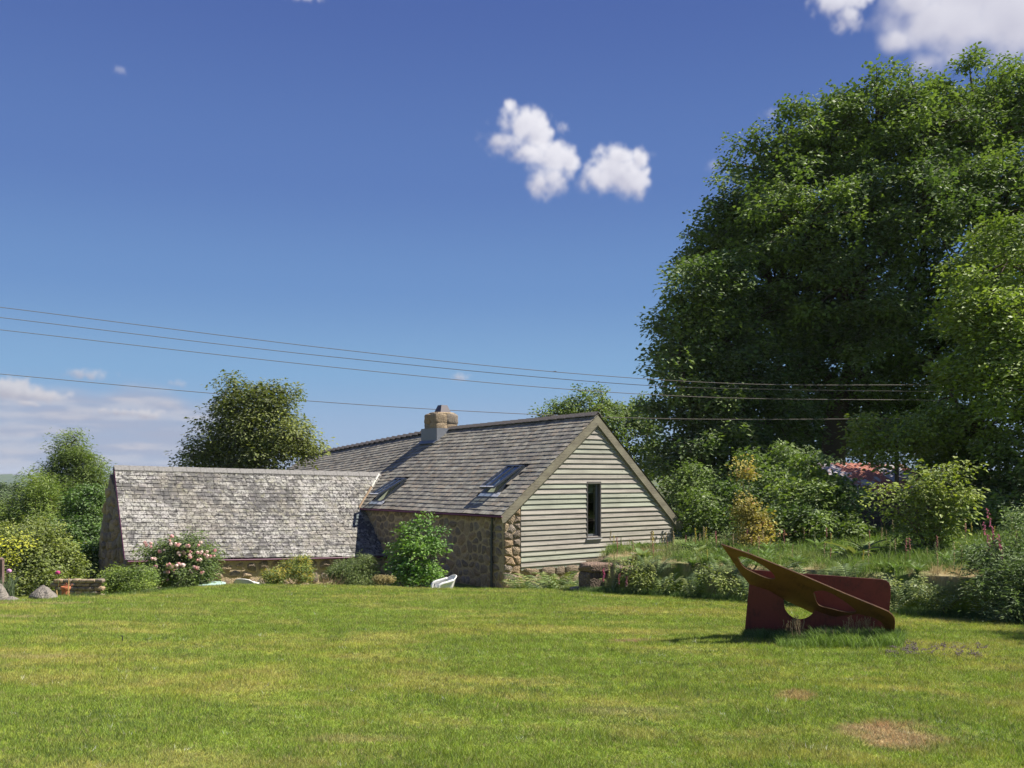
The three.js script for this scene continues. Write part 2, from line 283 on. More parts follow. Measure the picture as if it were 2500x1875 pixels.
// polygons of stones with rounded corners and a bulging face, set in mortar; drawn in the xy plane, then placed by M
function clipPoly(poly, nx, ny, c) { const out = []; for (let i = 0; i < poly.length; i++) { const a = poly[i], b = poly[(i + 1) % poly.length], da = a[0] * nx + a[1] * ny - c, db = b[0] * nx + b[1] * ny - c; if (da <= 0) out.push(a); if (da * db < 0) { const t = da / (da - db); out.push([mix(a[0], b[0], t), mix(a[1], b[1], t)]); } } return out; }
function stones(parent, M, w, h, cell, seed, { gap = .05, bulge = .05, flatness = 1.3, keep = () => true, name = 'stone', mats = stoneMats, round = .2 } = {}) {
  const r = rng(seed), pts = [], ch = cell / flatness, ny = Math.max(1, Math.round(h / ch)), nx = Math.max(1, Math.round(w / cell));
  for (let j = -1; j <= ny; j++) for (let i = -1; i <= nx; i++) { if (r() < .16) continue; pts.push([(i + .5 + (j & 1) * .45 + (r() - .5) * .7) * w / nx, (j + .5 + (r() - .5) * .62) * h / ny]); }
  let made = 0;
  for (const p of pts) {
    if (p[0] < 0 || p[0] > w || p[1] < 0 || p[1] > h || !keep(p[0], p[1])) continue;
    let poly = [[Math.max(.01, p[0] - cell), Math.max(.01, p[1] - cell)], [Math.min(w - .01, p[0] + cell), Math.max(.01, p[1] - cell)], [Math.min(w - .01, p[0] + cell), Math.min(h - .01, p[1] + cell)], [Math.max(.01, p[0] - cell), Math.min(h - .01, p[1] + cell)]];
    const g = gap * (.6 + .9 * r());
    for (const q of pts) { if (q === p) continue; const dx = q[0] - p[0], dy = (q[1] - p[1]) * flatness, d = Math.hypot(dx, dy); if (d > cell * 3) continue; const ex = dx / d, ey = dy / d * flatness, en = Math.hypot(ex, ey); poly = clipPoly(poly, ex / en, ey / en, ((p[0] + q[0]) / 2 * ex + (p[1] + q[1]) / 2 * ey) / en - g / 2); if (poly.length < 3) break; }
    if (poly.length < 3) continue;
    for (let k = 0; k < 2; k++) { const o = []; poly.forEach((a, i) => { const b = poly[(i + 1) % poly.length], t = k ? .25 : round; o.push([mix(a[0], b[0], t), mix(a[1], b[1], t)], [mix(a[0], b[0], 1 - t), mix(a[1], b[1], 1 - t)]); }); poly = o; }
    const c = [0, 0]; poly.forEach((a) => { c[0] += a[0] / poly.length; c[1] += a[1] / poly.length; });
    if (poly.length > 20) poly = poly.filter((_, i) => i % 2 === 0);
    const pos = [], uv = [], idx = [], n = poly.length, b = bulge * (.5 + .9 * r());
    for (const a of poly) { pos.push(a[0], a[1], -.015); uv.push(a[0], a[1]); }
    for (const a of poly) { const f = .90 + .06 * r(); pos.push(mix(c[0], a[0], f), mix(c[1], a[1], f), b * (.65 + .5 * r())); uv.push(mix(c[0], a[0], f), mix(c[1], a[1], f)); }
    pos.push(c[0] + (r() - .5) * .04, c[1] + (r() - .5) * .04, b * (.9 + .3 * r())); uv.push(c[0], c[1]);
    for (let i = 0; i < n; i++) { const j = (i + 1) % n; idx.push(i, j, n + i, j, n + j, n + i, n + i, n + j, 2 * n); }
    const geo = toGeo(pos, idx, uv); geo.applyMatrix4(M);
    put(name, geo, mats[Math.floor(r() * mats.length)], parent); made++;
  }
  return made;
}
// an irregular rounded block
function lump(w, h, d, seed, rough = .1, sharp = 4, n = 6) {
  const g = new THREE.BoxGeometry(1, 1, 1, n, n, n), p = g.attributes.position, v = V(0, 0, 0);
  for (let i = 0; i < p.count; i++) {
    v.fromBufferAttribute(p, i).multiplyScalar(2);
    const l = Math.pow(Math.abs(v.x) ** sharp + Math.abs(v.y) ** sharp + Math.abs(v.z) ** sharp, 1 / sharp);
    v.multiplyScalar(1 / l);
    const k = 1 + rough * ((fbm(v.x * 1.6 + v.z * 1.1 + seed, v.y * 1.6 - v.z * .7 + seed * 2, 3, seed) - .5) * 2.2);
    p.setXYZ(i, v.x * k * w / 2, v.y * k * h / 2, v.z * k * d / 2);
  }
  const q = g.attributes.uv; for (let i = 0; i < q.count; i++) q.setXY(i, p.getX(i) + p.getZ(i) * .7, p.getY(i) + p.getZ(i) * .3);
  g.computeVertexNormals(); return g;
}
// slate roof over the surface P(s, v): s in metres along, v from 0 at the ridge to 1 at the eave
function slateRoof(parent, P, N, { courses, s0, s1, width, depth, mats, tints, uvOf, skip = () => false, ends = () => [s0, s1], near, most = 300, seed = 1, lift = .02, rough = 1 }) {
  const r = rng(seed), all = [];
  for (let i = 0; i < courses; i++) {
    const v0 = (i - .3) / courses, v1 = (i + 1) / courses, [a, b] = ends((i + .5) / courses);
    let s = a - (i & 1 ? width * .5 : 0) - r() * .03;
    while (s < b - .02) {
      const w = width * (.78 + .44 * r()), e = Math.min(b, s + w - .011), f = Math.max(a, s + .001); s += w;
      if (e - f < .03 || skip(f, e, v0, v1)) continue;
      all.push({ f, e, v0: Math.max(0, v0), v1: v1 + rough * .10 * (r() - .5) / courses, h: lift + rough * .009 * (r() - .3), tilt: rough * .008 * (r() - .5), tint: tints(r, f, v1), k: near((f + e) / 2, v1), m: Math.floor(r() * mats.length) });
    }
  }
  all.sort((a, b) => b.k - a.k);
  const make = (q) => {
    const pt = (s, v, h) => P(s, v).addScaledVector(N(s, v), h), th = .010;
    const A = pt(q.f, q.v0, .004), B = pt(q.e, q.v0, .004), C = pt(q.e, q.v1, q.h + q.tilt), D = pt(q.f, q.v1, q.h - q.tilt), C2 = pt(q.e, q.v1, q.h + q.tilt - th), D2 = pt(q.f, q.v1, q.h - q.tilt - th), A2 = pt(q.f, q.v0, -.006), B2 = pt(q.e, q.v0, -.006);
    const ua = uvOf(q.f, q.v0), ub = uvOf(q.e, q.v0), uc = uvOf(q.e, q.v1), ud = uvOf(q.f, q.v1);
    const pos = [], uv = [], col = [];
    for (const [p, u] of [[[A, B, C, D], [ua, ub, uc, ud]], [[D, C, C2, D2], [ud, uc, uc, ud]], [[B, B2, C2, C], [ub, ub, uc, uc]], [[A, D, D2, A2], [ua, ud, ud, ua]]]) for (const k of [0, 1, 2, 0, 2, 3]) { pos.push(p[k].x, p[k].y, p[k].z); uv.push(u[k][0], u[k][1]); col.push(...q.tint); }
    const g = new THREE.BufferGeometry(); g.setAttribute('position', new THREE.Float32BufferAttribute(pos, 3)); g.setAttribute('uv', new THREE.Float32BufferAttribute(uv, 2)); g.setAttribute('color', new THREE.Float32BufferAttribute(col, 3)); g.computeVertexNormals(); return g;
  };
  all.slice(0, most).forEach((q) => put('slate', make(q), mats[q.m], parent));
  if (all.length > most) { const rest = put('slates', mergeGeometries(all.slice(most).map(make)), mats[0], parent); rest.userData.kind = 'stuff'; }
}
function prism(pts, depth, z = 0) { const s = new THREE.Shape(pts.map((p) => new THREE.Vector2(p[0], p[1]))); const g = new THREE.ExtrudeGeometry(s, { depth, bevelEnabled: false }); g.translate(0, 0, z); return g; }

// ------------------------------------------------------------------ the stone barn with its boarded gable
const TURN = Math.atan2(.602, .798), HOUSE = V(-.25, -1.85, -28);
const lerpTable = (t) => (x) => { let i = 0; while (i < t.length - 2 && x > t[i + 1][0]) i++; return mix(t[i][1], t[i + 1][1], (x - t[i][0]) / (t[i + 1][0] - t[i][0])); };
const ridgeY = lerpTable([[-.3, 5.37], [8.9, 5.22], [22, 4.36]]), eaveY = lerpTable([[-.3, 2.235], [8.9, 2.2], [22, 1.5]]);
const SL = (5.36 - 2.235) / 3.86;                        // slope of the near roof side
{
  const barn = thing('stone_barn', 'long stone barn with slate roof and timber boarded gable end', 'barn', HOUSE, TURN);
  const P = (s, v) => { const ry = ridgeY(s), ey = eaveY(s), sag = -.03 * Math.sin(Math.PI * v) * (.5 + .5 * Math.sin(s * .5)); return V(mix(3.69, -.17, v), mix(ry, ey, v) + sag + .018 * (noise(s * .7, v * 5, 3) - .5), -s); };
  const nrm = V(-SL, 1, 0).normalize(), N = () => nrm;
  // skylight openings: centre s, half width, v range
  const len = Math.hypot(3.86, 5.36 - 2.235), sky = [{ s: 1.52, hw: .36, d0: 2.62, d1: 3.95 }, { s: 7.88, hw: .31, d0: 3.28, d1: 4.55 }];
  // walls
  const wall = put('wall', boxGeo(.45, 2.95, 21.6, .225, 2.2 - 2.95 / 2, -10.8 - .02), mortarMat, barn);
  { const u = wall.geometry.attributes.uv, p = wall.geometry.attributes.position; for (let i = 0; i < u.count; i++) u.setXY(i, p.getZ(i) + p.getX(i), p.getY(i)); }
  put('wall', boxGeo(.4, 2.7, 21.6, 6.93, .6, -10.82), mortarMat, barn);
  put('wall', prism([[.1, -.7], [7.1, -.7], [7.1, 1.3], [3.69, 4.2], [.1, 1.35]], .3, -21.7), mortarMat, barn);
  { // gable wall with the window opening
    const s = new THREE.Shape([[.452, -.7], [7.14, -.7], [7.14, 2.05], [3.69, 5.15], [.452, 2.55]].map((p) => new THREE.Vector2(...p)));
    s.holes.push(new THREE.Path([[3.27, 1.43], [3.27, 3.21], [3.86, 3.21], [3.86, 1.43]].map((p) => new THREE.Vector2(...p))));
    const g = new THREE.ExtrudeGeometry(s, { depth: .3, bevelEnabled: false }); g.translate(0, 0, -.315);
    put('wall', g, mortarMat, barn);
  }
  put('floor', boxGeo(6.2, .1, 21, 3.6, 0, -10.8), deckMat, barn);
  // stones of the long wall, the corner and the plinth
  const Mside = new THREE.Matrix4().makeBasis(V(0, 0, 1), V(0, 1, 0), V(-1, 0, 0)).setPosition(0, 0, -8.6);
  stones(barn, Mside, 8.55, 2.22, .28, 4, { gap: .055, bulge: .03, flatness: 1.15, round: .22 });
  const quoin = prism([[.002, -.3], [.62, -.3], [.62, 2.62], [.002, 2.28]], .02, -.018);
  put('wall', quoin, mortarMat, barn);
  stones(barn, new THREE.Matrix4().makeTranslation(.0, 0, 0), .62, 2.5, .40, 14, { gap: .024, bulge: .035, flatness: 1.6, keep: (x, y) => y < 2.22 + x * .7, round: .08 });
  stones(barn, new THREE.Matrix4().makeTranslation(.64, 0, -.012), 6.4, .62, .40, 16, { gap: .04, bulge: .05, flatness: 1.5, round: .15 });
  // boards
  const boardMats = [[.46, .455, .39], [.48, .445, .40], [.425, .44, .37], [.49, .45, .41], [.45, .47, .39], [.44, .415, .37]].map((c, i) => { const t = woodTex.clone(); t.offset.set(i * .37, i * .19); t.repeat.set(.35, 1.6); t.needsUpdate = true; return mat(c, { map: t, bumpMap: woodBump, bumpScale: .004, roughness: .85 }); });
  const rr = rng(9), xl = (y) => Math.max(.63, (y - 2.06) / SL - .17), xr = (y) => Math.min(7.12, 3.69 + (5.2 - y) / .921);
  const board = (x0b, x0t, x1b, x1t, y0, y1, m) => {
    const j = () => .006 * (rr() - .5), zb = .047 + j(), zt = .010, zi = .016, dy = .014 * (rr() - .5), e = .016 * (rr() - .5);
    const p = [[x0b, y0 + dy, zb], [x1b, y0 + dy + e, zb], [x1t, y1, zt], [x0t, y1, zt], [x0b, y0 + dy, zi], [x1b, y0 + dy + e, zi], [x1t, y1, 0], [x0t, y1, 0]], pos = [], uv = [];
    for (const f of [[0, 1, 2, 3], [4, 5, 1, 0], [1, 5, 6, 2], [4, 0, 3, 7]]) for (const k of [0, 1, 2, 0, 2, 3]) { const q = p[f[k]]; pos.push(...q); uv.push(q[0], q[1] + q[2]); }
    const g = new THREE.BufferGeometry(); g.setAttribute('position', new THREE.Float32BufferAttribute(pos, 3)); g.setAttribute('uv', new THREE.Float32BufferAttribute(uv, 2)); g.computeVertexNormals(); put('board', g, m, barn);
  };
  for (let i = 0; i < 29; i++) {
    const y0 = .66 + .157 * i, y1 = Math.min(y0 + .185, 5.1); if (y1 - y0 < .06 || xr(y1) - xl(y1) < .02) break;
    const m = boardMats[Math.floor(rr() * boardMats.length)];
    if (y0 + .05 > 1.43 && y0 + .08 < 3.2) { board(xl(y0), xl(y1), 3.262, 3.262, y0, y1, m); board(3.868, 3.868, xr(y0), xr(y1), y0, y1, m); }
    else board(xl(y0), xl(y1), xr(y0), xr(y1), y0, y1, m);
  }
  const bargeMat = mat([.29, .265, .20], { map: woodTex, bumpMap: woodBump, bumpScale: .003 });
  put('skirting_board', boxGeo(6.45, .10, .03, 3.87, .60, .012), boardMats[2], barn);
  put('corner_post', boxGeo(.10, 1.75, .10, 7.18, 1.28, 0), bargeMat, barn);
  // barge boards and the boxed eave ends
  put('barge_board', prism([[3.69, 5.34], [-.17, 2.215], [-.10, 2.0], [.0, 2.03], [3.69, 5.02]], .035, .062), bargeMat, barn);
  put('barge_board', prism([[3.69, 5.34], [3.69, 5.02], [7.49, 1.52], [7.66, 1.70]], .035, .062), bargeMat, barn);
  put('soffit', prism([[3.69, 5.0], [.05, 2.06], [.05, 2.02], [3.69, 4.96]], .056, .004), bargeMat, barn);
  put('soffit', prism([[3.69, 5.0], [3.69, 4.96], [7.40, 1.54], [7.42, 1.58]], .056, .004), bargeMat, barn);
  // roof deck under the slates, with holes for the skylights
  const deckPart = (a, b, holes) => {
    const s = new THREE.Shape([[a, 0], [b, 0], [b, 1], [a, 1]].map((p) => new THREE.Vector2(...p)));
    for (const k of holes) s.holes.push(new THREE.Path([[k.s - k.hw, k.d0 / len], [k.s - k.hw, k.d1 / len], [k.s + k.hw, k.d1 / len], [k.s + k.hw, k.d0 / len]].map((p) => new THREE.Vector2(...p))));
    const g = new THREE.ShapeGeometry(s), p = g.attributes.position;
    for (let i = 0; i < p.count; i++) { const q = V(mix(3.69, -.17, p.getY(i)), mix(ridgeY(p.getX(i)), eaveY(p.getX(i)), p.getY(i)), -p.getX(i)).addScaledVector(nrm, -.045); p.setXYZ(i, q.x, q.y, q.z); }
    g.computeVertexNormals(); put('roof_deck', g, deckMat, barn);
  };
  deckPart(-.09, 8.9, sky); deckPart(8.9, 21.9, []);
  { const q = [[3.69, ridgeY(-.2), .08], [7.64, 1.72, .08], [7.64, .98, -21.9], [3.69, ridgeY(21.9), -21.9]]; const g = toGeo(q.flat(), [0, 1, 2, 0, 2, 3]); put('roof_deck', g, deckMat, barn); }
  // slates
  const roofTex = colorTex(1024, 1024, (u, v) => { const n = fbm(u * 9, v * 9, 4, 101, 9), st = fbm(u * 40, v * 6, 3, 103, 6), sp = fbm(u * 70, v * 70, 2, 107, 70), or = smooth(.66, .76, fbm(u * 26, v * 26, 3, 109, 26)); const k = .50 + .55 * n + .42 * (st - .5) + .45 * (sp - .5); let c = [k, k * .985, k * .95]; c = mixc(c, [.95, .93, .86], .45 * smooth(.62, .72, fbm(u * 44, v * 44, 3, 113, 44))); return mixc(c, [.85, .55, .28], .3 * or); });
  const slateM = new THREE.MeshStandardMaterial({ map: roofTex, vertexColors: true, roughness: .75, bumpMap: grainBump, bumpScale: .006 });
  const tones = [[.27, .252, .215], [.24, .226, .20], [.30, .278, .232], [.262, .252, .222], [.285, .25, .205], [.215, .20, .18], [.285, .275, .238]];
  slateRoof(barn, P, N, {
    courses: 24, s0: -.115, s1: 21.9, width: .25, mats: [slateM], seed: 21, lift: .026,
    tints: (r) => { const c = tones[Math.floor(r() * tones.length)], k = .80 + .5 * r(); return c.map((x) => x * k); },
    uvOf: (s, v) => [s / 3.1, v * len / 3.1], near: (s, v) => -s,
    skip: (f, e, v0, v1) => sky.some((k) => e > k.s - k.hw - .03 && f < k.s + k.hw + .03 && v1 * len > k.d0 - .02 && v0 * len + .06 < k.d1 + .02),
  });
  { // verge slates seen from below, and the far side of the roof
    const g = toGeo([[3.69, 5.395, .112], [7.66, 1.745, .112], [7.66, 1.0, -21.9], [3.69, ridgeY(21.9) + .03, -21.9]].flat(), [0, 1, 2, 0, 2, 3], [0, 0, 0, 5, 22, 5, 22, 0].map((x) => x / 3.1), Array(4).fill([.18, .17, .15]).flat());
    put('far_roof_slope', g, slateM, barn);
  }
  // ridge tiles
  const ridgeMat = mat([.12, .105, .10], { map: stoneTex, bumpMap: grainBump, bumpScale: .008 });
  for (let i = 0; i < 47; i++) {
    const s = -.11 + i * .47; if (s > 8.45 && s < 9.2) continue;
    const a = prism([[0, .045], [-.15, -.08], [-.155, -.055], [0, .075], [.155, -.065], [.15, -.09]], .462, -.462);
    const t = put('ridge_tile', a, ridgeMat, barn); t.position.set(3.69, ridgeY(s) + .02 + .006 * noise(i * 3.3, 1, 8), -s); t.rotation.x = -Math.atan2(ridgeY(s + .47) - ridgeY(s), .47) * -1 * -1 + .0;
  }
  // gutter line, downpipe
  put('gutter', tube([V(-.20, 2.19, .17), V(-.205, 2.175, -4), V(-.20, 2.165, -8.6)], .032, .032, 6), maroon, barn);
  put('downpipe', mergeGeometries([tube([V(-.17, 2.14, -.35), V(-.12, 1.98, -.42), V(-.075, 1.82, -.50), V(-.07, 1.6, -.52)], .035, .035, 8), tube([V(-.07, 1.62, -.52), V(-.07, -.1, -.52)], .038, .038, 8), boxGeo(.09, .03, .11, -.06, 1.55, -.52), boxGeo(.09, .03, .11, -.06, .8, -.52)].map((g) => { const q = g.clone(); q.deleteAttribute('uv'); return q.index ? q.toNonIndexed() : q; })), mat([.05, .055, .06], { roughness: .5 }), barn);
  // skylights: fixed frame, lining, top-hung sash with pane, lead apron
  const creamMat = mat([.62, .58, .40], { roughness: .7 }), frameMat = mat([.06, .07, .09], { roughness: .35, metalness: .4 }), paleLead = mat([.52, .53, .58], { roughness: .5, metalness: .2 });
  const glass = new THREE.MeshPhysicalMaterial({ color: new THREE.Color().setRGB(.75, .82, .85), roughness: .03, transmission: 1, thickness: 0, ior: 1.5 });
  sky.forEach((k, n) => {
    const g = new THREE.Group(); g.name = 'skylight'; barn.add(g);
    const up = V(3.86, 5.36 - 2.235, 0).normalize(), m = new THREE.Matrix4().makeBasis(V(0, 0, 1), up, nrm.clone()); m.setPosition(P(k.s, (k.d0 + k.d1) / 2 / len)); g.applyMatrix4(m);
    const L = k.d1 - k.d0, w = k.hw * 2;
    g.userData.label = n ? 'roof window propped wide open above the porch valley' : 'roof window ajar near the boarded gable';
    const fr = [boxGeo(w + .06, .05, .09, 0, L / 2 + .01, .01), boxGeo(w + .06, .05, .09, 0, -L / 2 - .01, .01), boxGeo(.05, L - .03, .09, -k.hw - .005, 0, .01), boxGeo(.05, L - .03, .09, k.hw + .005, 0, .01)];
    put('frame', mergeGeometries(fr), frameMat, g);
    put('lining', mergeGeometries([boxGeo(.02, L, .32, -k.hw + .015, 0, -.2), boxGeo(.02, L, .32, k.hw - .015, 0, -.2), boxGeo(w - .06, .02, .32, 0, L / 2 - .02, -.2), boxGeo(w - .06, .02, .32, 0, -L / 2 + .02, -.2)]), creamMat, g);
    const sash = new THREE.Group(); sash.name = 'sash'; sash.position.set(0, L / 2 - .01, .075); sash.rotation.x = n ? -.20 : -.13; g.add(sash);
    const f = .065;
    put('sash_frame', mergeGeometries([boxGeo(w + .07, f, .055, 0, -f / 2, 0), boxGeo(w + .07, f, .055, 0, -L + f / 2, 0), boxGeo(f, L - 2 * f, .055, -k.hw, -L / 2, 0), boxGeo(f, L - 2 * f, .055, k.hw, -L / 2, 0), boxGeo(.03, L - 2 * f, .03, 0, -L / 2, .012)]), frameMat, sash);
    put('sash_trim', mergeGeometries([boxGeo(k.hw - .03, .05, .012, -k.hw / 2 - .01, -L + .015, .036), boxGeo(k.hw - .03, .05, .012, k.hw / 2 + .01, -L + .015, .036)]), paleLead, sash);
    put('pane', boxGeo(w - f + .01, L - 2 * f + .01, .006, 0, -L / 2, 0), glass, sash);
    put('apron', mergeGeometries([boxGeo(w + .34, .15, .006, .06, -L / 2 - .11, .045), boxGeo(.14, .10, .006, k.hw + .14, -L / 2 - .04, .051)]), paleLead, g);
  });
  // chimney: rough stone stack, lead collar, slate cowl
  const ch = new THREE.Group(); ch.name = 'chimney'; ch.position.set(3.60, 4.7, -9.0); barn.add(ch);
  const chimMat = stoneMats;
  put('core', boxGeo(.84, 1.1, .80, 0, .6, 0), mortarMat, ch);
  const cb = [[-.27, .60, .2, .52, .34, .52], [.24, .58, .2, .56, .30, .50], [-.27, .60, -.24, .5, .34, .5], [.24, .6, -.24, .56, .34, .5], [-.27, .92, .2, .52, .40, .50], [.24, .93, .2, .56, .42, .50], [-.27, .92, -.24, .52, .40, .5], [.24, .93, -.24, .56, .42, .50], [.0, 1.10, 0, .84, .20, .78]];
  cb.forEach((b, i) => { const o = put('stone', lump(b[3] * 1.04, b[4] * 1.08, b[5] * 1.04, 30 + i, .09, 6), chimMat[[2, 0, 3, 2, 0, 3, 4, 0, 2][i]], ch); o.position.set(b[0], b[1], b[2]); o.rotation.y = (noise(i * 7.7, 2) - .5) * .2; });
  put('lead_collar', mergeGeometries([boxGeo(.03, .58, 1.12, -.585, .26, 0), boxGeo(1.17, .62, .03, 0, .24, .56), boxGeo(1.17, .62, .03, 0, .24, -.56)]), leadMat, ch);
  { const g = boxGeo(.22, .012, 1.2); const a = put('lead_apron', g, leadMat, ch); a.position.set(-.66, .02, 0); a.rotation.z = Math.atan(SL); }
  { const g = flat(new THREE.CylinderGeometry(.19, .36, .32, 4)); g.rotateY(Math.PI / 4); const o = put('cowl', g, mat([.06, .05, .07], { roughness: .5 }), ch); o.position.set(.05, 1.33, 0); }
  // slit window
  const wnd = new THREE.Group(); wnd.name = 'window'; wnd.position.set(3.565, 2.32, 0); barn.add(wnd);
  const wf = mat([.12, .11, .11], { roughness: .5 });
  put('frame', mergeGeometries([boxGeo(.035, 1.80, .19, -.285, 0, -.045), boxGeo(.035, 1.80, .19, .285, 0, -.045), boxGeo(.535, .035, .19, 0, .882, -.045), boxGeo(.535, .035, .19, 0, -.882, -.045)]), wf, wnd);
  put('sash', mergeGeometries([boxGeo(.05, 1.70, .05, -.235, 0, -.09), boxGeo(.05, 1.70, .05, .205, 0, -.09), boxGeo(.39, .05, .05, -.015, .825, -.09), boxGeo(.39, .07, .05, -.015, -.815, -.09), boxGeo(.03, 1.70, .04, .2525, 0, -.11)]), mat([.17, .18, .20], { roughness: .4 }), wnd);
  put('pane', boxGeo(.41, 1.62, .006, -.015, 0, -.09), glass, wnd);
  put('sill', boxGeo(.66, .035, .11, 0, -.93, .03), mat([.42, .42, .43], { roughness: .6 }), wnd);
  put('blind', boxGeo(.5, .30, .01, 0, .66, -.30), mat([.35, .34, .28]), wnd);
  // lead soaker where the outbuilding roof meets the long wall
  put('flashing', toGeo([[-.06, 2.1, -8.55], [-.06, .56, -6.98], [-.06, .44, -6.98], [-.06, 1.98, -8.67]].flat(), [0, 1, 2, 0, 2, 3]), leadMat, barn);
  const vp = (y, h) => V((y - 2.235) / SL - .17, y, -9.95 + (3.47 - y) * 1.007).addScaledVector(nrm, h);
  const fillet = (y0, y1, w, m, name) => { const pos = [], idx = [], n = 8; for (let i = 0; i <= n; i++) { const y = mix(y0, y1, i / n), a = vp(y, .05), q = w * (.8 + .5 * noise(i * 1.7, y0 * 3)); pos.push(a.x, a.y, a.z - .06, a.x, a.y + .015, a.z + q * .5, a.x, a.y - .03, a.z + q); } for (let i = 0; i < n; i++) for (const k of [0, 1]) { const a = i * 3 + k; idx.push(a, a + 3, a + 1, a + 1, a + 3, a + 4); } put(name, toGeo(pos, idx), m, barn); };
  fillet(2.2, 2.95, .10, mat([.30, .21, .13], { bumpMap: grainBump, bumpScale: .02 }), 'mortar_fillet'); fillet(2.97, 3.2, .09, mat([.62, .60, .52]), 'valley_flashing'); fillet(3.22, 3.44, .08, mat([.66, .64, .57]), 'valley_flashing');
}

// ------------------------------------------------------------------ the low outbuilding with the lichened roof
{
  const out = thing('outbuilding', 'low stone outbuilding with pale lichen covered slate roof', 'outbuilding', HOUSE, TURN);
  const L = 8.43, ry = (s) => mix(3.66, 3.47, s / L), ey = (s) => mix(.87, .54, s / L), xr = (s) => -8.43 + s, xe = (s) => -8.87 + s * 8.87 / L;
  const P = (s, v) => V(mix(xr(s), xe(s), v), mix(ry(s), ey(s), v) - .05 * Math.sin(Math.PI * v) * Math.sin(Math.PI * clamp(s / 9)) + .02 * (noise(s * .8, v * 4, 6) - .5), mix(-9.95, -7.0, v));
  const nrm = V(0, 2.95, 2.9).normalize(), N = () => nrm, slope = Math.hypot(2.95, 2.9);
  const lich = colorTex(2048, 1024, (u, v) => {
    const x = u * 10.2, y = v * 4.2;
    const big = fbm(x * .55 + 3, y * .8 + 1, 3, 201), mid = fbm(x * 2.6, y * 2.6, 3, 203), fine = fbm(x * 12, y * 12, 3, 205), sp = fbm(x * 34, y * 34, 2, 207);
    const white = smooth(.49, .62, .40 * big + .30 * mid + .36 * fine + .05 * (1 - v)) * smooth(.36, .56, sp * .5 + fine * .5), brown = smooth(.60, .68, .5 * fbm(x * .9 + 9, y * .9, 3, 211) + .42 * mid + .2 * fine);
    const k = .82 + .5 * (sp - .5); let c = [.118 * k, .113 * k, .112 * k];
    c = mixc(c, [.15, .142, .136], smooth(.45, .6, mid) * .6);
    c = mixc(c, [.37 * k, .36 * k, .34 * k], white * .85);
    c = mixc(c, [.17, .145, .11], brown * .3);
    c = mixc(c, [.24, .235, .15], .35 * smooth(.68, .74, fbm(x * 9 + 5, y * 9, 3, 213)));
    return mixc(c, [.02, .018, .018], .8 * smooth(.69, .74, fbm(x * 17 + 3, y * 17 + 8, 2, 217)));
  }, false);
  const lm = new THREE.MeshStandardMaterial({ map: lich, vertexColors: true, roughness: .9, bumpMap: grainBump, bumpScale: .008 });
  const xEnd = (y) => (y < 2.22 ? -.02 : (y - 2.235) / SL - .17 + .06);
  slateRoof(out, P, N, {
    courses: 23, s0: -.06, s1: 10, width: .25, mats: [lm], seed: 33, lift: .026, rough: 1.5,
    tints: (r) => { const q = r(), k = q < .12 ? .62 + .2 * r() : .85 + .4 * r(); return [k, k * (.98 + .03 * r()), k * (.95 + .06 * r())]; },
    uvOf: (s, v) => [(s + .1) / 10.2, v * .98 + .01], near: (s) => -s,
    ends: (v) => { const y = mix(3.5, .58, v); return [-.06, xEnd(y) - mix(xr(0), xe(0), v)]; },
  });
  const deck = (pts) => put('roof_deck', toGeo(pts.flat(), [0, 1, 2, 0, 2, 3]), deckMat, out);
  const dk = (s, v) => P(s, v).addScaledVector(nrm, -.06).toArray();
  deck([dk(0, 0), dk(0, 1), dk(8.8, 1), dk(9.9, 0)]);
  deck([[-8.45, 3.62, -9.96], [1.4, 3.42, -9.96], [1.4, 1.35, -11.30], [-8.45, 1.35, -11.30]]);
  put('far_roof_slope', toGeo([[-8.5, 3.68, -9.96], [1.4, 3.48, -9.96], [1.4, 1.42, -11.35], [-8.5, 1.42, -11.35]].flat(), [0, 2, 1, 0, 3, 2], [0, 0, .97, 0, .97, .6, 0, .6], Array(12).fill(1)), lm, out);
  const ridgeMat = mat([.24, .235, .235], { map: stoneTex, bumpMap: grainBump, bumpScale: .008 });
  for (let i = 0; i < 21; i++) { const s = -.07 + i * .47; const t = put('ridge_tile', prism([[0, .05], [-.13, -.10], [-.135, -.075], [0, .08], [.135, -.075], [.13, -.10]], .463), ridgeMat, out); t.position.set(xr(s), ry(s) + .005 + .008 * noise(i * 2.1, 4, 2), -9.95); t.rotation.y = Math.PI / 2; t.rotation.order = 'YXZ'; t.rotation.x = Math.atan2(.19, L); }
  // verge board, eave gutter
  const vb = P(0, 0).toArray(), ve = P(0, 1).toArray();
  put('verge_board', toGeo([[vb[0] - .085, vb[1] + .03, vb[2]], [ve[0] - .085, ve[1] + .035, ve[2] + .02], [ve[0] - .085, ve[1] - .12, ve[2] - .0], [vb[0] - .085, vb[1] - .15, vb[2]], [vb[0] - .055, vb[1] + .03, vb[2]], [ve[0] - .055, ve[1] + .035, ve[2] + .02]].flat(), [0, 2, 1, 0, 3, 2, 0, 1, 4, 1, 5, 4]), maroon, out);
  put('verge_board', toGeo([[-8.49, 3.64, -9.95], [-8.49, 1.40, -11.35], [-8.49, 1.26, -11.35], [-8.49, 3.50, -9.95]].flat(), [0, 1, 2, 0, 2, 3]), maroon, out);
  put('gutter', tube([V(-8.86, .835, -6.96), V(-4.4, .655, -6.96), V(-.02, .505, -6.96)], .033, .033, 6), maroon, out);
  // walls
  const wallG = boxGeo(8.6, 1.6, .4, -4.32, -.12, -7.33); { const u = wallG.attributes.uv, p = wallG.attributes.position; for (let i = 0; i < u.count; i++) u.setXY(i, p.getX(i) + p.getZ(i), p.getY(i)); }
  put('wall', wallG, mortarMat, out);
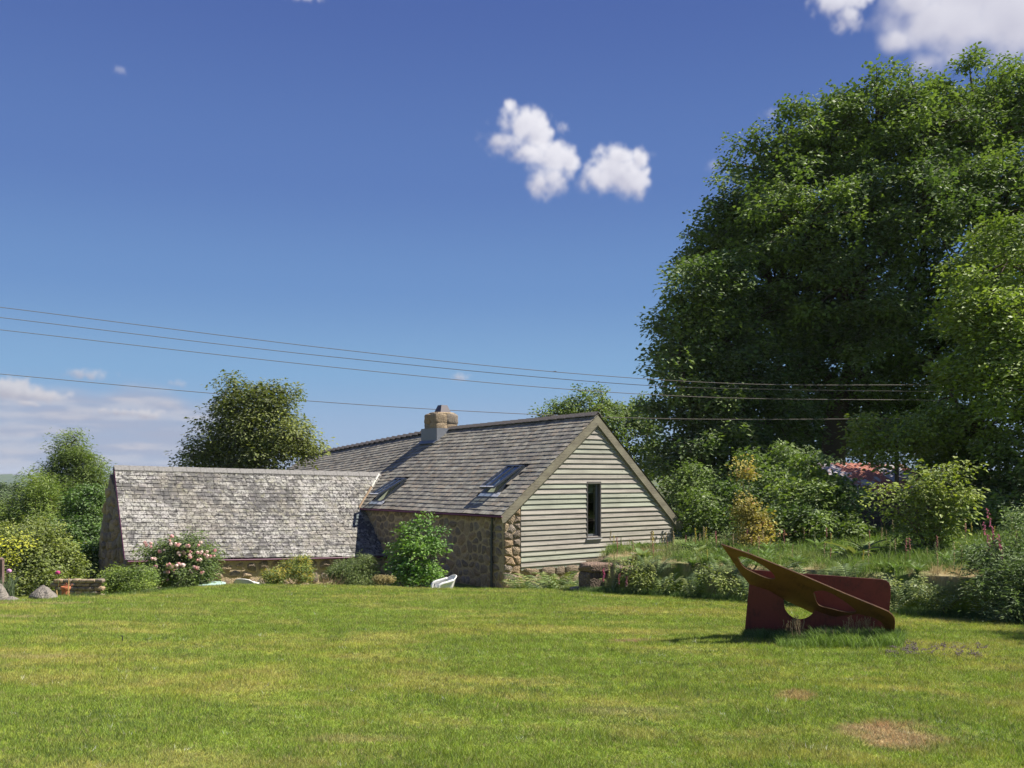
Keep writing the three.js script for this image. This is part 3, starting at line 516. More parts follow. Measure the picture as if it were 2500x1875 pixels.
  const gab = prism([[7.135, -.9], [7.135, .62], [9.95, 3.45], [11.2, 1.5], [11.2, -.9]], .35); gab.applyMatrix4(new THREE.Matrix4().makeBasis(V(0, 0, -1), V(0, 1, 0), V(1, 0, 0)).setPosition(-8.62, 0, 0));
  put('wall', gab, mat([.26, .215, .17], { map: stoneTex, bumpMap: grainBump, bumpScale: .03 }), out);
  put('wall', boxGeo(8.9, 2.2, .35, -4.2, .22, -11.03), mortarMat, out);
  stones(out, new THREE.Matrix4().makeTranslation(-8.6, -.8, -7.132), 8.6, 1.4, .42, 41, { gap: .095, bulge: .05, flatness: 1.35 });
  stones(out, new THREE.Matrix4().makeBasis(V(0, 0, 1), V(0, 1, 0), V(-1, 0, 0)).setPosition(-8.618, -.8, -11.2), 4.05, 4.1, .40, 43, { gap: .055, bulge: .05, flatness: 1.4, keep: (x, y) => { const z = x - 11.2, yy = y - .8; return yy < (z > -9.95 ? 3.3 + (z + 9.95) * -1.0 : 3.3 + (z + 9.95) * 1.55) - .12; } });
}

// ------------------------------------------------------------------ foliage
const leafMat = new THREE.MeshPhysicalMaterial({ color: 0xffffff, roughness: 1, transmission: .38, thickness: 0, clearcoat: .20, clearcoatRoughness: .36, side: THREE.DoubleSide });
const barkTex = colorTex(512, 512, (u, v) => { const n = fbm(u * 30, v * 8, 4, 301, 8), m = fbm(u * 12, v * 12, 3, 303, 12), k = .5 + .7 * n; return mixc([k, k * .95, k * .88], [.5, .75, .3], .4 * smooth(.5, .7, m)); });
const barkMat = mat([.11, .085, .06], { map: barkTex }), paleBark = mat([.22, .18, .13], { map: barkTex });
// a spray of leaves on a twig tip; leaf length l and width w, n leaves within radius rad
function sprayGeo(seed, n, l, w, rad, flatten = .6, droop = .25) {
  const r = rng(seed), pos = [], idx = [], d = V(0, 0, 0), s = V(0, 0, 0), u = V(0, 0, 0);
  for (let i = 0; i < n; i++) {
    const a = r() * 6.283, e = (r() - .4) * 1.6, q = rad * Math.pow(r(), .5), x = Math.cos(a) * q, z = Math.sin(a) * q, y = (r() - .5) * rad * flatten * 1.4 - q * q / rad * droop;
    const b = a + (r() - .5) * 1.8; d.set(Math.cos(b), (r() - .6) * 1.0, Math.sin(b)).normalize();
    u.set((r() - .5) * 1.3, 1, (r() - .5) * 1.3); s.crossVectors(d, u).normalize(); u.crossVectors(s, d).normalize();
    const ll = l * (.65 + .6 * r()), ww = w * (.65 + .6 * r()) / 2, k = pos.length / 3, f = .18 * ll * (r() - .2);
    pos.push(x, y, z, x + d.x * ll * .45 + s.x * ww + u.x * f, y + d.y * ll * .45 + s.y * ww + u.y * f, z + d.z * ll * .45 + s.z * ww + u.z * f, x + d.x * ll * .45 - s.x * ww + u.x * f, y + d.y * ll * .45 - s.y * ww + u.y * f, z + d.z * ll * .45 - s.z * ww + u.z * f, x + d.x * ll, y + d.y * ll - .1 * ll, z + d.z * ll);
    idx.push(k, k + 1, k + 3, k, k + 3, k + 2);
  }
  return toGeo(pos, idx);
}
function leaves(name, geo, spots, parent, material = leafMat) {   // spots: [pos, scale, color]
  const r = rng(spots.length + 7), im = new THREE.InstancedMesh(geo, material, spots.length), m = new THREE.Matrix4(), q = new THREE.Quaternion(), e = new THREE.Euler(), c = new THREE.Color();
  spots.forEach((s, i) => { e.set((r() - .5) * 1.0, r() * 6.283, (r() - .5) * 1.0); q.setFromEuler(e); m.compose(s[0], q, V(s[1], s[1], s[1])); im.setMatrixAt(i, m); im.setColorAt(i, c.setRGB(...s[2])); });
  im.name = name; im.castShadow = im.receiveShadow = true; im.userData.kind = 'stuff'; parent.add(im); return im;
}
const bend = (a, b, r, k, n = 5) => { const out = [], l = a.distanceTo(b), o = V((r() - .5) * k * l, (r() - .2) * k * l, (r() - .5) * k * l); for (let i = 0; i <= n; i++) { const t = i / n; out.push(a.clone().lerp(b, t).addScaledVector(o, Math.sin(Math.PI * t)).add(V((r() - .5) * k * .16 * l, (r() - .5) * k * .16 * l, (r() - .5) * k * .16 * l).multiplyScalar(i && i < n ? 1 : 0))); } return out; };
// a tree or shrub: lobes are balls of crown [px, py, distance, radius in px, squash, depth] in the picture's own measure, kept as metres
function plant(name, label, category, o) {
  const r = rng(o.seed), base = o.base, root = thing(name, label, category, base, 0, o.group);
  const loc = (p) => p.clone().sub(base), lobes = o.lobes.map(([px, py, d, rp, sq = 1, dp = 1]) => ({ c: loc(at(px, py, d)), r: rp / F * d, sq, dp }));
  const forkY = o.fork ?? 2, forkP = V(o.lean ?? 0, forkY, 0), bm = o.bark ?? barkMat;
  if (o.trunk) put('trunk', tube(bend(V(0, -.3, 0), forkP, r, .05, 6), o.trunk, o.trunk * .7, 9), bm, root);
  const nodes = [forkP], spots = [];
  const order = lobes.slice().sort((a, b) => a.c.distanceTo(forkP) - b.c.distanceTo(forkP));
  for (const lb of order) {
    let from = nodes[0], best = 1e9; for (const n of nodes) { const d = n.distanceTo(lb.c) + (n === forkP ? 0 : 1.2) + Math.max(0, n.y - lb.c.y) * 1.5; if (d < best) { best = d; from = n; } }
    nodes.push(lb.c);
    const lr = (o.trunk ? o.trunk * .5 : o.stem ?? .02), parts = [tube(bend(o.trunk ? from : V((r() - .5) * .3, -.05, (r() - .5) * .3), lb.c, r, .14, 7), lr * (from === forkP ? 1 : .7), lr * .35, 6)];
    const n = Math.round((o.density ?? 1) * 9 * (lb.r / o.clump) ** 2 * .55), lt = .75 + .5 * r();
    for (let i = 0; i < n; i++) {
      const a = r() * 6.283, cz = r() * 2 - 1, sr = Math.sqrt(1 - cz * cz), q = lb.r * Math.pow(mix(o.core ?? .12, 1, r()), .45) * (.88 + .3 * r());
      const c = lb.c.clone().add(V(Math.cos(a) * sr * q, cz * q * lb.sq, Math.sin(a) * sr * q * lb.dp));
      if (o.floor !== undefined && c.y < o.floor) continue;
      if (o.twigs !== false && r() < (o.twigShare ?? .5)) parts.push(tube(bend(lb.c.clone().lerp(c, .05 + .2 * r()), c, r, .2, 3), lr * .24, lr * .07, 4));
      if (r() < (o.stray ?? .07)) { const q2 = c.clone().sub(lb.c).multiplyScalar(1.18 + .3 * r()).add(lb.c).add(V(0, .12 * lb.r * r(), 0)); if (o.floor === undefined || q2.y > o.floor) { parts.push(tube(bend(c, q2, r, .15, 2), lr * .1, lr * .05, 4)); for (let k = 0; k < 3; k++) spots.push([q2.clone().lerp(c, .4 * r()), .7 * (o.scale ?? 1), mixc(o.colors[0], o.colors[1], .5 + .5 * r())]); } }
      const tone = clamp(.5 + (r() - .5) * .7 + (lt - 1) * .7), cr = o.clump * (.7 + .6 * r());
      const sp = o.sprays ?? 12;
      for (let k = 0; k < sp; k++) {
        const b = r() * 6.283, dz = r() * 2 - 1, ds = Math.sqrt(1 - dz * dz), dq = cr * Math.pow(r(), .4);
        const p = c.clone().add(V(Math.cos(b) * ds * dq, dz * dq * .62 - .12 * dq, Math.sin(b) * ds * dq)), jt = .8 + .45 * r();
        if (o.floor !== undefined && p.y < o.floor) continue;
        const col = mixc(o.colors[0], o.colors[1], clamp(tone + (r() - .5) * .35));
        spots.push([p, (.75 + .5 * r()) * (o.scale ?? 1), (o.odd && r() < o.odd[3] ? o.odd.slice(0, 3) : col).map((x) => x * jt)]);
      }
    }
    put(o.trunk ? 'limb' : 'stem', mergeGeometries(parts), bm, root);
  }
  leaves('crown', o.leaf, spots, root, o.mat);
  return root;
}
const bigLeaf = sprayGeo(1, 15, .17, .12, .42), midLeaf = sprayGeo(2, 16, .12, .075, .32), smallLeaf = sprayGeo(3, 18, .075, .045, .24), longLeaf = sprayGeo(4, 16, .15, .035, .30, .7, .5), tinyLeaf = sprayGeo(5, 20, .045, .03, .16);

// the great oak and its neighbours on the right; one green for the whole wood
const wood = [[.070, .130, .017], [.180, .268, .031]];
const G = (px, D) => onGround(px, D);
plant('oak_tree', 'huge spreading oak with sunlit upper crown behind the boarded gable', 'tree', {
  seed: 11, base: G(2020, 47), trunk: .7, fork: 5.5, lean: .6, clump: .95, sprays: 14, density: 1.15, core: .02, leaf: bigLeaf, scale: 1.2, colors: wood, twigShare: .6,
  lobes: [[2390, 335, 47, 170], [2260, 330, 45, 150], [2140, 330, 48, 150], [2010, 360, 47, 140], [1900, 420, 48, 125], [1830, 530, 47, 125], [1765, 600, 48, 95], [1960, 560, 44, 150], [2110, 520, 44, 150], [2260, 520, 43, 150], [2420, 520, 45, 170], [2060, 700, 44, 150], [2230, 720, 45, 150], [1900, 700, 46, 140], [2400, 760, 46, 150], [2080, 860, 46, 140], [1950, 860, 47, 130], [2485, 270, 48, 115], [2230, 900, 47, 120], [2140, 990, 48, 110], [1990, 980, 49, 95], [2290, 1010, 49, 110], [2060, 1080, 50, 70], [1930, 1060, 50, 80]],
});
plant('sycamore_tree', 'dark shaded sycamore hanging beside the barn gable, left of the oak', 'tree', {
  seed: 12, base: G(1800, 43), trunk: .4, fork: 4, clump: .85, sprays: 14, density: 1.25, leaf: bigLeaf, scale: 1.15, colors: wood,
  lobes: [[1720, 690, 43, 100], [1672, 785, 43, 78], [1655, 872, 42, 70], [1740, 850, 44, 115], [1830, 790, 45, 115], [1662, 970, 42, 80], [1740, 990, 43, 110], [1830, 950, 44, 110], [1690, 1090, 41, 95], [1790, 1100, 42, 95], [1900, 1030, 44, 90], [1655, 1110, 43, 58], [1860, 1140, 43, 80], [1740, 1180, 41, 80]],
});
plant('beech_tree', 'bright sunlit beech leaning in at the right edge of the garden', 'tree', {
  seed: 13, base: G(2620, 25), trunk: .22, fork: 3.2, clump: .55, sprays: 12, density: .95, leaf: midLeaf, scale: 1.1, colors: [[0.0928, 0.1606, 0.0134], [0.235, 0.3279, 0.0304]],
  lobes: [[2460, 640, 26, 110], [2410, 760, 25, 100], [2500, 800, 25, 120], [2370, 870, 25, 100], [2470, 950, 24.5, 120], [2320, 960, 25.5, 70], [2400, 1060, 25, 100], [2520, 1090, 25, 120], [2330, 1080, 26, 80]],
});
plant('hazel_tree', 'small hazel sapling with bright leaves below the overhead wires', 'tree', {
  seed: 14, base: G(2190, 25), trunk: .07, fork: 2.2, clump: .36, sprays: 8, leaf: midLeaf, scale: .95, colors: [[0.1237, 0.194, 0.0162], [0.2721, 0.348, 0.0322]], density: .85,
  lobes: [[2140, 1040, 25, 42], [2190, 1065, 25, 52], [2240, 1085, 25.5, 58], [2170, 1105, 25, 42], [2120, 1085, 25, 24]],
});
plant('sycamore_tree', 'rounded green tree rising behind the barn ridge near its apex', 'tree', {
  seed: 15, base: G(1500, 54), trunk: .35, fork: 3, clump: .7, sprays: 12, leaf: bigLeaf, scale: .9, colors: [[0.0866, 0.1539, 0.0179], [0.2041, 0.2877, 0.0304]],
  lobes: [[1400, 1010, 54, 55], [1470, 1000, 54, 58], [1540, 1020, 54, 55], [1580, 1060, 53, 50], [1500, 1070, 53, 70], [1390, 1060, 54, 50], [1350, 1010, 54, 24], [1590, 1120, 53, 50]],
});
plant('apple_tree', 'loose round tree standing behind the outbuilding ridge', 'tree', {
  seed: 16, base: G(600, 36.4), trunk: .2, fork: 2.6, clump: .30, sprays: 6, density: .78, leaf: smallLeaf, scale: 1.7, colors: [[0.0928, 0.1271, 0.0162], [0.2289, 0.2677, 0.034]],
  lobes: [[575, 950, 36.4, 30], [625, 985, 36.4, 50], [560, 1010, 36.4, 50], [670, 1010, 36.2, 46], [520, 1075, 36.4, 50], [600, 1070, 36, 80], [690, 1070, 36, 66], [750, 1085, 36.6, 40], [470, 1110, 36.4, 34], [640, 1120, 36, 70], [540, 1130, 36, 60], [700, 960, 36.4, 22], [655, 955, 36.4, 20]],
});
// the hedge and trees on the left
plant('willow_tree', 'upright feathery willow with a spired top left of the outbuilding', 'tree', {
  seed: 17, base: G(185, 41), trunk: .18, fork: 1.4, clump: .42, sprays: 11, density: 1.15, leaf: longLeaf, scale: 1.0, colors: [[0.099, 0.1606, 0.0197], [0.2041, 0.2877, 0.034]],
  lobes: [[187, 1072, 41, 26, 1.5], [165, 1095, 41, 32, 1.2], [208, 1110, 41, 38, 1.3], [185, 1140, 41, 52], [185, 1195, 41, 66], [235, 1185, 41, 46], [135, 1180, 41, 50], [180, 1260, 40, 70], [120, 1240, 40, 60], [240, 1250, 40, 50]],
});
plant('willow_tree', 'broad bushy willow at the left edge, nearer than the spired one', 'tree', {
  seed: 18, base: G(60, 37), trunk: .15, fork: 1.2, clump: .42, sprays: 10, leaf: longLeaf, scale: 1.0, colors: [[0.1240, 0.2053, 0.0211], [0.2701, 0.3553, 0.0380]],
  lobes: [[100, 1190, 37, 46], [60, 1235, 37, 52], [130, 1250, 37, 60], [20, 1280, 37, 60], [90, 1310, 36, 70], [170, 1320, 36, 60], [10, 1350, 36, 60]],
});
plant('elder_bush', 'dense dark green bush against the outbuilding end wall', 'shrub', {
  seed: 19, base: G(225, 33.5), stem: .03, fork: .3, clump: .34, sprays: 9, leaf: midLeaf, scale: 1.0, colors: [[0.0569, 0.1271, 0.0179], [0.1484, 0.2543, 0.034]],
  lobes: [[215, 1230, 34, 50], [250, 1290, 34, 36], [200, 1310, 33, 55], [235, 1360, 32.5, 48], [175, 1370, 32, 48], [215, 1410, 31.5, 40]],
});
plant('spirea_bush', 'airy olive green bush beyond the rocks at the left', 'shrub', {
  seed: 20, base: G(90, 27), stem: .02, fork: .2, clump: .28, sprays: 9, leaf: tinyLeaf, scale: 1.9, colors: [[0.1299, 0.1806, 0.0215], [0.2721, 0.3212, 0.0403]],
  lobes: [[60, 1310, 27.5, 55], [110, 1330, 27, 55], [30, 1370, 27, 55], [90, 1390, 26.5, 60], [150, 1390, 27, 50], [20, 1420, 26, 45], [130, 1425, 26, 40]],
});
plant('yellow_sapling', 'yellow leaved sapling by the post at the left edge', 'shrub', {
  seed: 21, base: G(8, 21), stem: .012, fork: .2, clump: .12, sprays: 3, density: .6, leaf: smallLeaf, scale: .9, colors: [[0.3217, 0.3613, 0.0197], [0.5691, 0.5621, 0.0269]],
  lobes: [[48, 1312, 21, 13], [30, 1355, 21, 12], [5, 1340, 21, 12], [20, 1320, 21, 8]],
});
// far trees in the valley on the left
{ const r = rng(8); for (let i = 0; i < 9; i++) { const D = 120 + 60 * r() + i * 8, px = -60 + i * 26 + 18 * r(), py = 1196 + 10 * r(), rp = 17 + 10 * r();
  plant('distant_tree', 'distant tree in the hazy valley at the far left', 'tree', { seed: 400 + i, base: V((px - 1250) / F * D, groundY((px - 1250) / F * D, D), -D), trunk: .3, fork: 4, clump: 1.3, sprays: 9, leaf: bigLeaf, scale: 2.4, colors: [[0.0557, 0.1003, 0.0225], [0.1051, 0.1606, 0.0314]], twigs: false, group: 'distant trees in the valley', lobes: [[px, py, D, rp], [px + rp * .8, py + rp * .6, D, rp], [px - rp * .7, py + rp * .7, D, rp], [px, py + rp * 1.4, D, rp * 1.3]] }); } }

// undergrowth and shrubs behind the bank
[['dark hazel thicket just right of the gable corner', 1690, 34, [[1690, 1190, 34, 60], [1700, 1260, 33, 60], [1650, 1240, 35, 40], [1740, 1220, 34, 60], [1760, 1290, 32, 45]]],
  ['shaded thicket under the great oak', 1900, 33, [[1860, 1160, 34, 60], [1930, 1140, 35, 50], [1820, 1230, 33, 60], [1920, 1230, 32, 60], [2000, 1160, 35, 50], [1870, 1290, 31, 50]]],
  ['deep shaded thicket below the beech', 2380, 24, [[2330, 1180, 26, 80], [2420, 1200, 25, 90], [2500, 1200, 24, 90], [2380, 1270, 24, 70], [2470, 1290, 23, 70], [2280, 1150, 27, 60]]],
  ['dark leafy mass hiding the back of the rusty shed', 2150, 30, [[2120, 1230, 30, 60], [2220, 1200, 30, 60], [2180, 1270, 29, 60], [2260, 1250, 28, 60]]],
].forEach(([label, px, D, lobes], i) => plant('hazel_thicket', label, 'shrub', { seed: 60 + i, base: G(px, D), stem: .03, fork: .3, clump: .5, sprays: 9, density: .8, leaf: midLeaf, scale: 1.15, colors: wood, lobes }));
plant('laurel_bush', 'big glossy leaved bush covering the left of the rusty shed', 'shrub', {
  seed: 22, base: G(2000, 24), stem: .025, fork: .3, clump: .30, sprays: 7, leaf: midLeaf, scale: 1.0, colors: [[0.0743, 0.1404, 0.0162], [0.2041, 0.2944, 0.0269]],
  lobes: [[1985, 1145, 24.6, 34], [2035, 1185, 24.4, 42], [1960, 1210, 24, 46], [2050, 1250, 24, 50], [1915, 1255, 23.6, 36], [1990, 1290, 23, 52], [2080, 1300, 23, 38], [1900, 1310, 22.8, 24]],
});
plant('bay_bush', 'open arching bush with pale upright shoots, right of the shed', 'shrub', {
  seed: 23, base: G(2265, 20), stem: .020, fork: .2, clump: .17, sprays: 4, density: .6, stray: .3, leaf: smallLeaf, scale: 1.3, colors: [[0.1361, 0.2074, 0.0162], [0.3093, 0.3748, 0.0358]], bark: paleBark,
  lobes: [[2275, 1160, 20, 16, 1.6], [2245, 1180, 20, 20, 1.5], [2320, 1165, 20, 16, 1.6], [2345, 1150, 20, 9, 1.8], [2270, 1215, 20, 40], [2215, 1230, 20, 30], [2330, 1230, 20, 34], [2280, 1280, 20, 44], [2170, 1195, 20, 18], [2150, 1220, 20, 12], [2225, 1295, 20, 32], [2365, 1205, 20, 12], [2300, 1145, 20, 10, 1.6]],
});
plant('golden_shrub', 'tall narrow yellowing shrub with a bare twiggy spire on the bank', 'shrub', {
  seed: 24, base: G(1840, 23), stem: .014, fork: .2, clump: .14, sprays: 6, density: .6, leaf: tinyLeaf, scale: 1.6, colors: [[.26, .24, .03], [.46, .38, .055]], odd: [.40, .20, .05, .03], bark: paleBark, twigShare: .9,
  lobes: [[1818, 1130, 23, 8, 3.2], [1813, 1175, 23, 13, 2.6], [1824, 1220, 23, 16, 1.8], [1816, 1260, 23, 20], [1846, 1265, 23, 20], [1825, 1305, 22.8, 24], [1870, 1295, 22.8, 18], [1845, 1330, 22.5, 26]],
});
plant('buddleia_bush', 'grey green bush with drooping spires at the right edge', 'shrub', {
  seed: 25, base: G(2460, 15.6), stem: .014, fork: .1, clump: .2, sprays: 8, leaf: longLeaf, scale: .62, colors: [[0.0804, 0.1472, 0.0314], [0.1794, 0.2677, 0.0555]],
  lobes: [[2390, 1345, 16, 34], [2440, 1360, 15.8, 42], [2490, 1330, 15.8, 42], [2410, 1400, 15.4, 44], [2470, 1420, 15.2, 56], [2520, 1400, 15.2, 56], [2440, 1470, 15, 42], [2500, 1470, 14.9, 42], [2500, 1260, 16, 26]],
});
// the wood goes on outside the right of the view and shades what grows below it
[[21.5, 33, 15, 'tall beech of the wood beyond the right edge, behind the first'], [19, 26.5, 11, 'beech of the wood just past the right edge of the view'], [26, 42, 18, 'oak of the wood past the right edge, farther back']].forEach(([x, D, h, label], i) => {
  const px = 1250 + x / D * F, k = F / D, y = (m) => HORIZON - (m - EYE) * k;
  plant('wood_tree', label, 'tree', { seed: 80 + i, base: V(x, groundY(x, D), -D), trunk: .28, fork: 3.5, clump: 1.0, sprays: 11, density: .85, leaf: bigLeaf, scale: 1.2, colors: wood, twigShare: .3, lobes: [[px, y(h * .85), D, 2.8 * k], [px - 1.8 * k, y(h * .6), D, 2.6 * k], [px + 2 * k, y(h * .6), D + 1, 2.8 * k], [px, y(h * .38), D - 1, 2.8 * k], [px - 2.2 * k, y(h * .36), D + 1.5, 2.2 * k]] });
});
// a garden tree standing just outside the right of the view shades the corner of the lawn
plant('cherry_tree', 'cherry tree beside the lawn, casting the dappled shade at the right', 'tree', {
  seed: 26, base: V(14.2, groundY(14.2, 12.5), -12.5), trunk: .14, fork: 2.2, clump: .45, sprays: 9, density: .7, leaf: midLeaf, scale: .9, colors: [[0.0743, 0.1339, 0.0162], [0.1608, 0.2409, 0.0269]],
  lobes: [[1250 + 13.6 / 13.6 * F, 380, 13.6, 230], [1250 + 13.0 / 13.2 * F, 480, 13.2, 180], [1250 + 14.6 / 14.6 * F, 420, 14.6, 230], [1250 + 14.5 / 12.5 * F, 380, 12.5, 260], [1250 + 12.2 / 11 * F, 330, 11, 100]],
});
// shrubs and flowers along the house front
plant('maple_shrub', 'bright green leafy shrub growing against the shaded barn wall', 'shrub', {
  seed: 27, base: G(1010, 26.6), stem: .022, fork: .2, clump: .22, sprays: 5, density: .8, stray: .2, leaf: midLeaf, scale: .85, colors: [[0.0743, 0.194, 0.0179], [0.2165, 0.368, 0.034]],
  lobes: [[1010, 1268, 26.8, 9, 2.6], [1040, 1264, 26.8, 9, 2.6], [1070, 1300, 26.8, 8, 2], [998, 1305, 26.8, 20, 1.3], [1038, 1305, 26.8, 20, 1.4], [980, 1345, 26.6, 30], [1030, 1350, 26.4, 34], [1065, 1340, 26.6, 18], [1000, 1395, 26.3, 38], [1042, 1400, 26.3, 26], [962, 1385, 26.4, 14]],
});
const rose = plant('rose_bush', 'rose bush covered in pink blooms before the outbuilding', 'shrub', {
  seed: 28, base: G(440, 25.6), stem: .016, fork: .2, clump: .2, sprays: 9, leaf: smallLeaf, scale: .9, colors: [[0.068, 0.1271, 0.0179], [0.1794, 0.2543, 0.0304]],
  lobes: [[415, 1345, 25.6, 34], [460, 1340, 25.6, 38], [500, 1355, 25.6, 32], [385, 1370, 25.6, 24], [440, 1385, 25.4, 48], [490, 1395, 25.3, 34], [400, 1410, 25.2, 36], [455, 1420, 25, 40], [360, 1340, 25.7, 16]],
});
{
  const bloom = (seed) => { const r = rng(seed), parts = []; for (let i = 0; i < 16; i++) { const ring = i < 4 ? .25 : i < 9 ? .6 : 1, a = i * 2.4 + r(), g = new THREE.CircleGeometry(.034 * (.7 + .4 * ring), 5); g.rotateX(-.25 - 1.1 * (1 - ring) - .3 * r()); g.translate(0, .016 * (1.2 - ring), .030 * ring); g.rotateY(a); parts.push(g); } const g = mergeGeometries(parts); g.computeVertexNormals(); return g; };
  const geos = [1, 2, 3].map(bloom), mats = [[.88, .60, .57], [.84, .48, .48], [.92, .74, .68]].map((c) => new THREE.MeshPhysicalMaterial({ color: new THREE.Color().setRGB(...c), roughness: 1, transmission: .25, thickness: 0 }));
  const r = rng(66), spots = [[425, 1315, 2], [415, 1322, 3], [437, 1330, 3], [362, 1330, 2], [372, 1332, 1], [380, 1365, 2], [460, 1335, 3], [478, 1326, 1], [495, 1330, 1], [440, 1352, 4], [458, 1352, 3], [505, 1352, 6], [490, 1348, 3], [515, 1354, 3], [470, 1360, 2], [380, 1388, 2], [415, 1382, 7], [438, 1378, 7], [428, 1380, 3], [475, 1383, 6], [490, 1368, 2], [402, 1396, 3], [425, 1392, 2], [460, 1396, 2], [498, 1397, 2], [398, 1345, 2], [450, 1412, 2], [350, 1336, 1], [408, 1410, 1], [520, 1340, 1]];
  for (const [px, py, n] of spots) for (let k = 0; k < n; k++) { const p = at(px + (r() - .5) * 18, py + (r() - .5) * 12, 24.85 - .2 * r() + (py < 1360 ? .25 : 0)).sub(rose.position), m = put('bloom', geos[Math.floor(r() * 3)], mats[Math.floor(r() * 3)], rose); m.position.copy(p); m.rotation.set(.5 + r() * .8, (r() - .5) * 1.6, (r() - .5) * .8); m.scale.setScalar(.7 + .55 * r()); }
}
plant('box_shrub', 'yellow green low bush at the outbuilding corner', 'shrub', { seed: 29, base: G(300, 24), stem: .012, fork: .1, clump: .16, sprays: 10, leaf: smallLeaf, scale: .7, colors: [[0.1175, 0.2008, 0.0179], [0.2474, 0.3345, 0.0269]], lobes: [[285, 1400, 24.2, 22], [270, 1425, 24, 26], [310, 1420, 24, 28], [345, 1412, 24, 30], [245, 1440, 23.6, 18], [335, 1435, 23.6, 24]] });
plant('lady_mantle', 'low plant with yellow flowers below the outbuilding wall', 'shrub', { seed: 30, base: G(690, 25.6), stem: .01, fork: .1, clump: .14, sprays: 9, leaf: smallLeaf, scale: .6, colors: [[0.1051, 0.174, 0.0179], [0.235, 0.2811, 0.0269]], odd: [.55, .44, .03, .16], lobes: [[660, 1405, 25.6, 20], [690, 1395, 25.8, 22], [720, 1385, 26, 24], [740, 1395, 25.8, 20], [675, 1412, 25.4, 18], [745, 1370, 26.2, 14]] });
plant('lavender_bush', 'soft grey green rounded bush of upright stems below the small roof', 'shrub', { seed: 31, base: G(865, 26.4), stem: .008, fork: .1, clump: .15, sprays: 10, leaf: longLeaf, scale: .55, colors: [[0.1051, 0.1672, 0.0358], [0.2103, 0.2609, 0.0537]], lobes: [[850, 1390, 26.6, 30], [885, 1385, 26.6, 30], [865, 1410, 26.2, 36], [830, 1400, 26.4, 22], [895, 1412, 26.2, 22]] });
plant('clippings_mound', 'small dry brown mound of clippings by the lavender', 'shrub', { seed: 32, base: G(938, 25.4), stem: .006, fork: .05, clump: .09, sprays: 10, leaf: tinyLeaf, scale: .7, colors: [[0.2721, 0.2275, 0.0806], [0.4454, 0.3613, 0.1255]], lobes: [[930, 1412, 25.4, 12, .7], [945, 1412, 25.4, 11, .7]] });
{ // twiggy bare shrub
  const o = thing('bare_shrub', 'bare brown twiggy shrub between the yellow plant and lavender', 'shrub', G(805, 25.6)), r = rng(90), gs = [];
  for (let i = 0; i < 16; i++) { const top = V((r() - .5) * 1.0, .55 + .35 * r(), (r() - .5) * .5), st = bend(V((r() - .5) * .14, -.05, (r() - .5) * .1), top, r, .16, 5); gs.push(tube(st, .012, .004, 5)); for (let k = 0; k < 3; k++) gs.push(tube(bend(st[3], st[3].clone().add(V((r() - .5) * .4, .2 * r() + .08, (r() - .5) * .3)), r, .2, 3), .006, .002, 4)); }
  for (let i = 0; i < gs.length; i += 4) put('stem', mergeGeometries(gs.slice(i, i + 4)), mat([.24, .16, .09]), o);
  const sp = []; for (let i = 0; i < 26; i++) sp.push([V((r() - .5) * 1.0, .3 + .5 * r(), (r() - .5) * .5), .5, [.12, .15, .03]]); leaves('crown', tinyLeaf, sp, o);
}
// ferns: each frond a leaf of its own
const frondGeo = (() => { const pos = [], idx = [], n = 13; for (let i = 0; i < n; i++) { const t = i / n, z = t * .62, y = .26 * Math.sin(t * 2.3), w = .15 * Math.sin(Math.PI * Math.min(1, .12 + t * .95)) + .008, z2 = z + .06; for (const s of [-1, 1]) { const k = pos.length / 3; pos.push(0, y, z, 0, y + .005, z + .028, s * w, y - .03, z2 + .03); idx.push(k, k + 1, k + 2); } } for (let i = 0; i < 6; i++) { const t = i / 6, k = pos.length / 3, t2 = (i + 1) / 6; pos.push(-.005, .26 * Math.sin(t * 2.3), t * .66, .005, .26 * Math.sin(t * 2.3), t * .66, 0, .26 * Math.sin(t2 * 2.3), t2 * .66); idx.push(k, k + 1, k + 2); } return toGeo(pos, idx); })();
const fernMats = [[.11, .18, .026], [.15, .22, .032], [.22, .26, .045], [.07, .13, .022]].map((c) => new THREE.MeshPhysicalMaterial({ color: new THREE.Color().setRGB(...c), roughness: 1, transmission: .35, thickness: 0, clearcoat: .2, clearcoatRoughness: .5, side: THREE.DoubleSide }));
function fern(label, group, p, size, seed, out = null) {
  const o = thing('fern', label, 'fern', p, 0, group), r = rng(seed);
  for (let i = 0; i < 11; i++) { const f = put('frond', frondGeo, fernMats[Math.floor(r() * 4)], o); f.rotation.order = 'YXZ'; f.rotation.set(-.55 + .5 * r(), out === null ? i / 11 * 6.283 + r() * .5 : out + (r() - .5) * 3.2, (r() - .5) * .4); f.scale.setScalar(size * (.7 + .5 * r())); }
  return o;
}
for (let i = 0; i < 15; i++) fern('fern with arching fronds below the boarded gable plinth', 'ferns along the gable plinth', G(1262 + i * 10.5 + (i % 3) * 4, 26.2 - (i % 4) * .35), 1.0 + .25 * (i % 3), 500 + i);

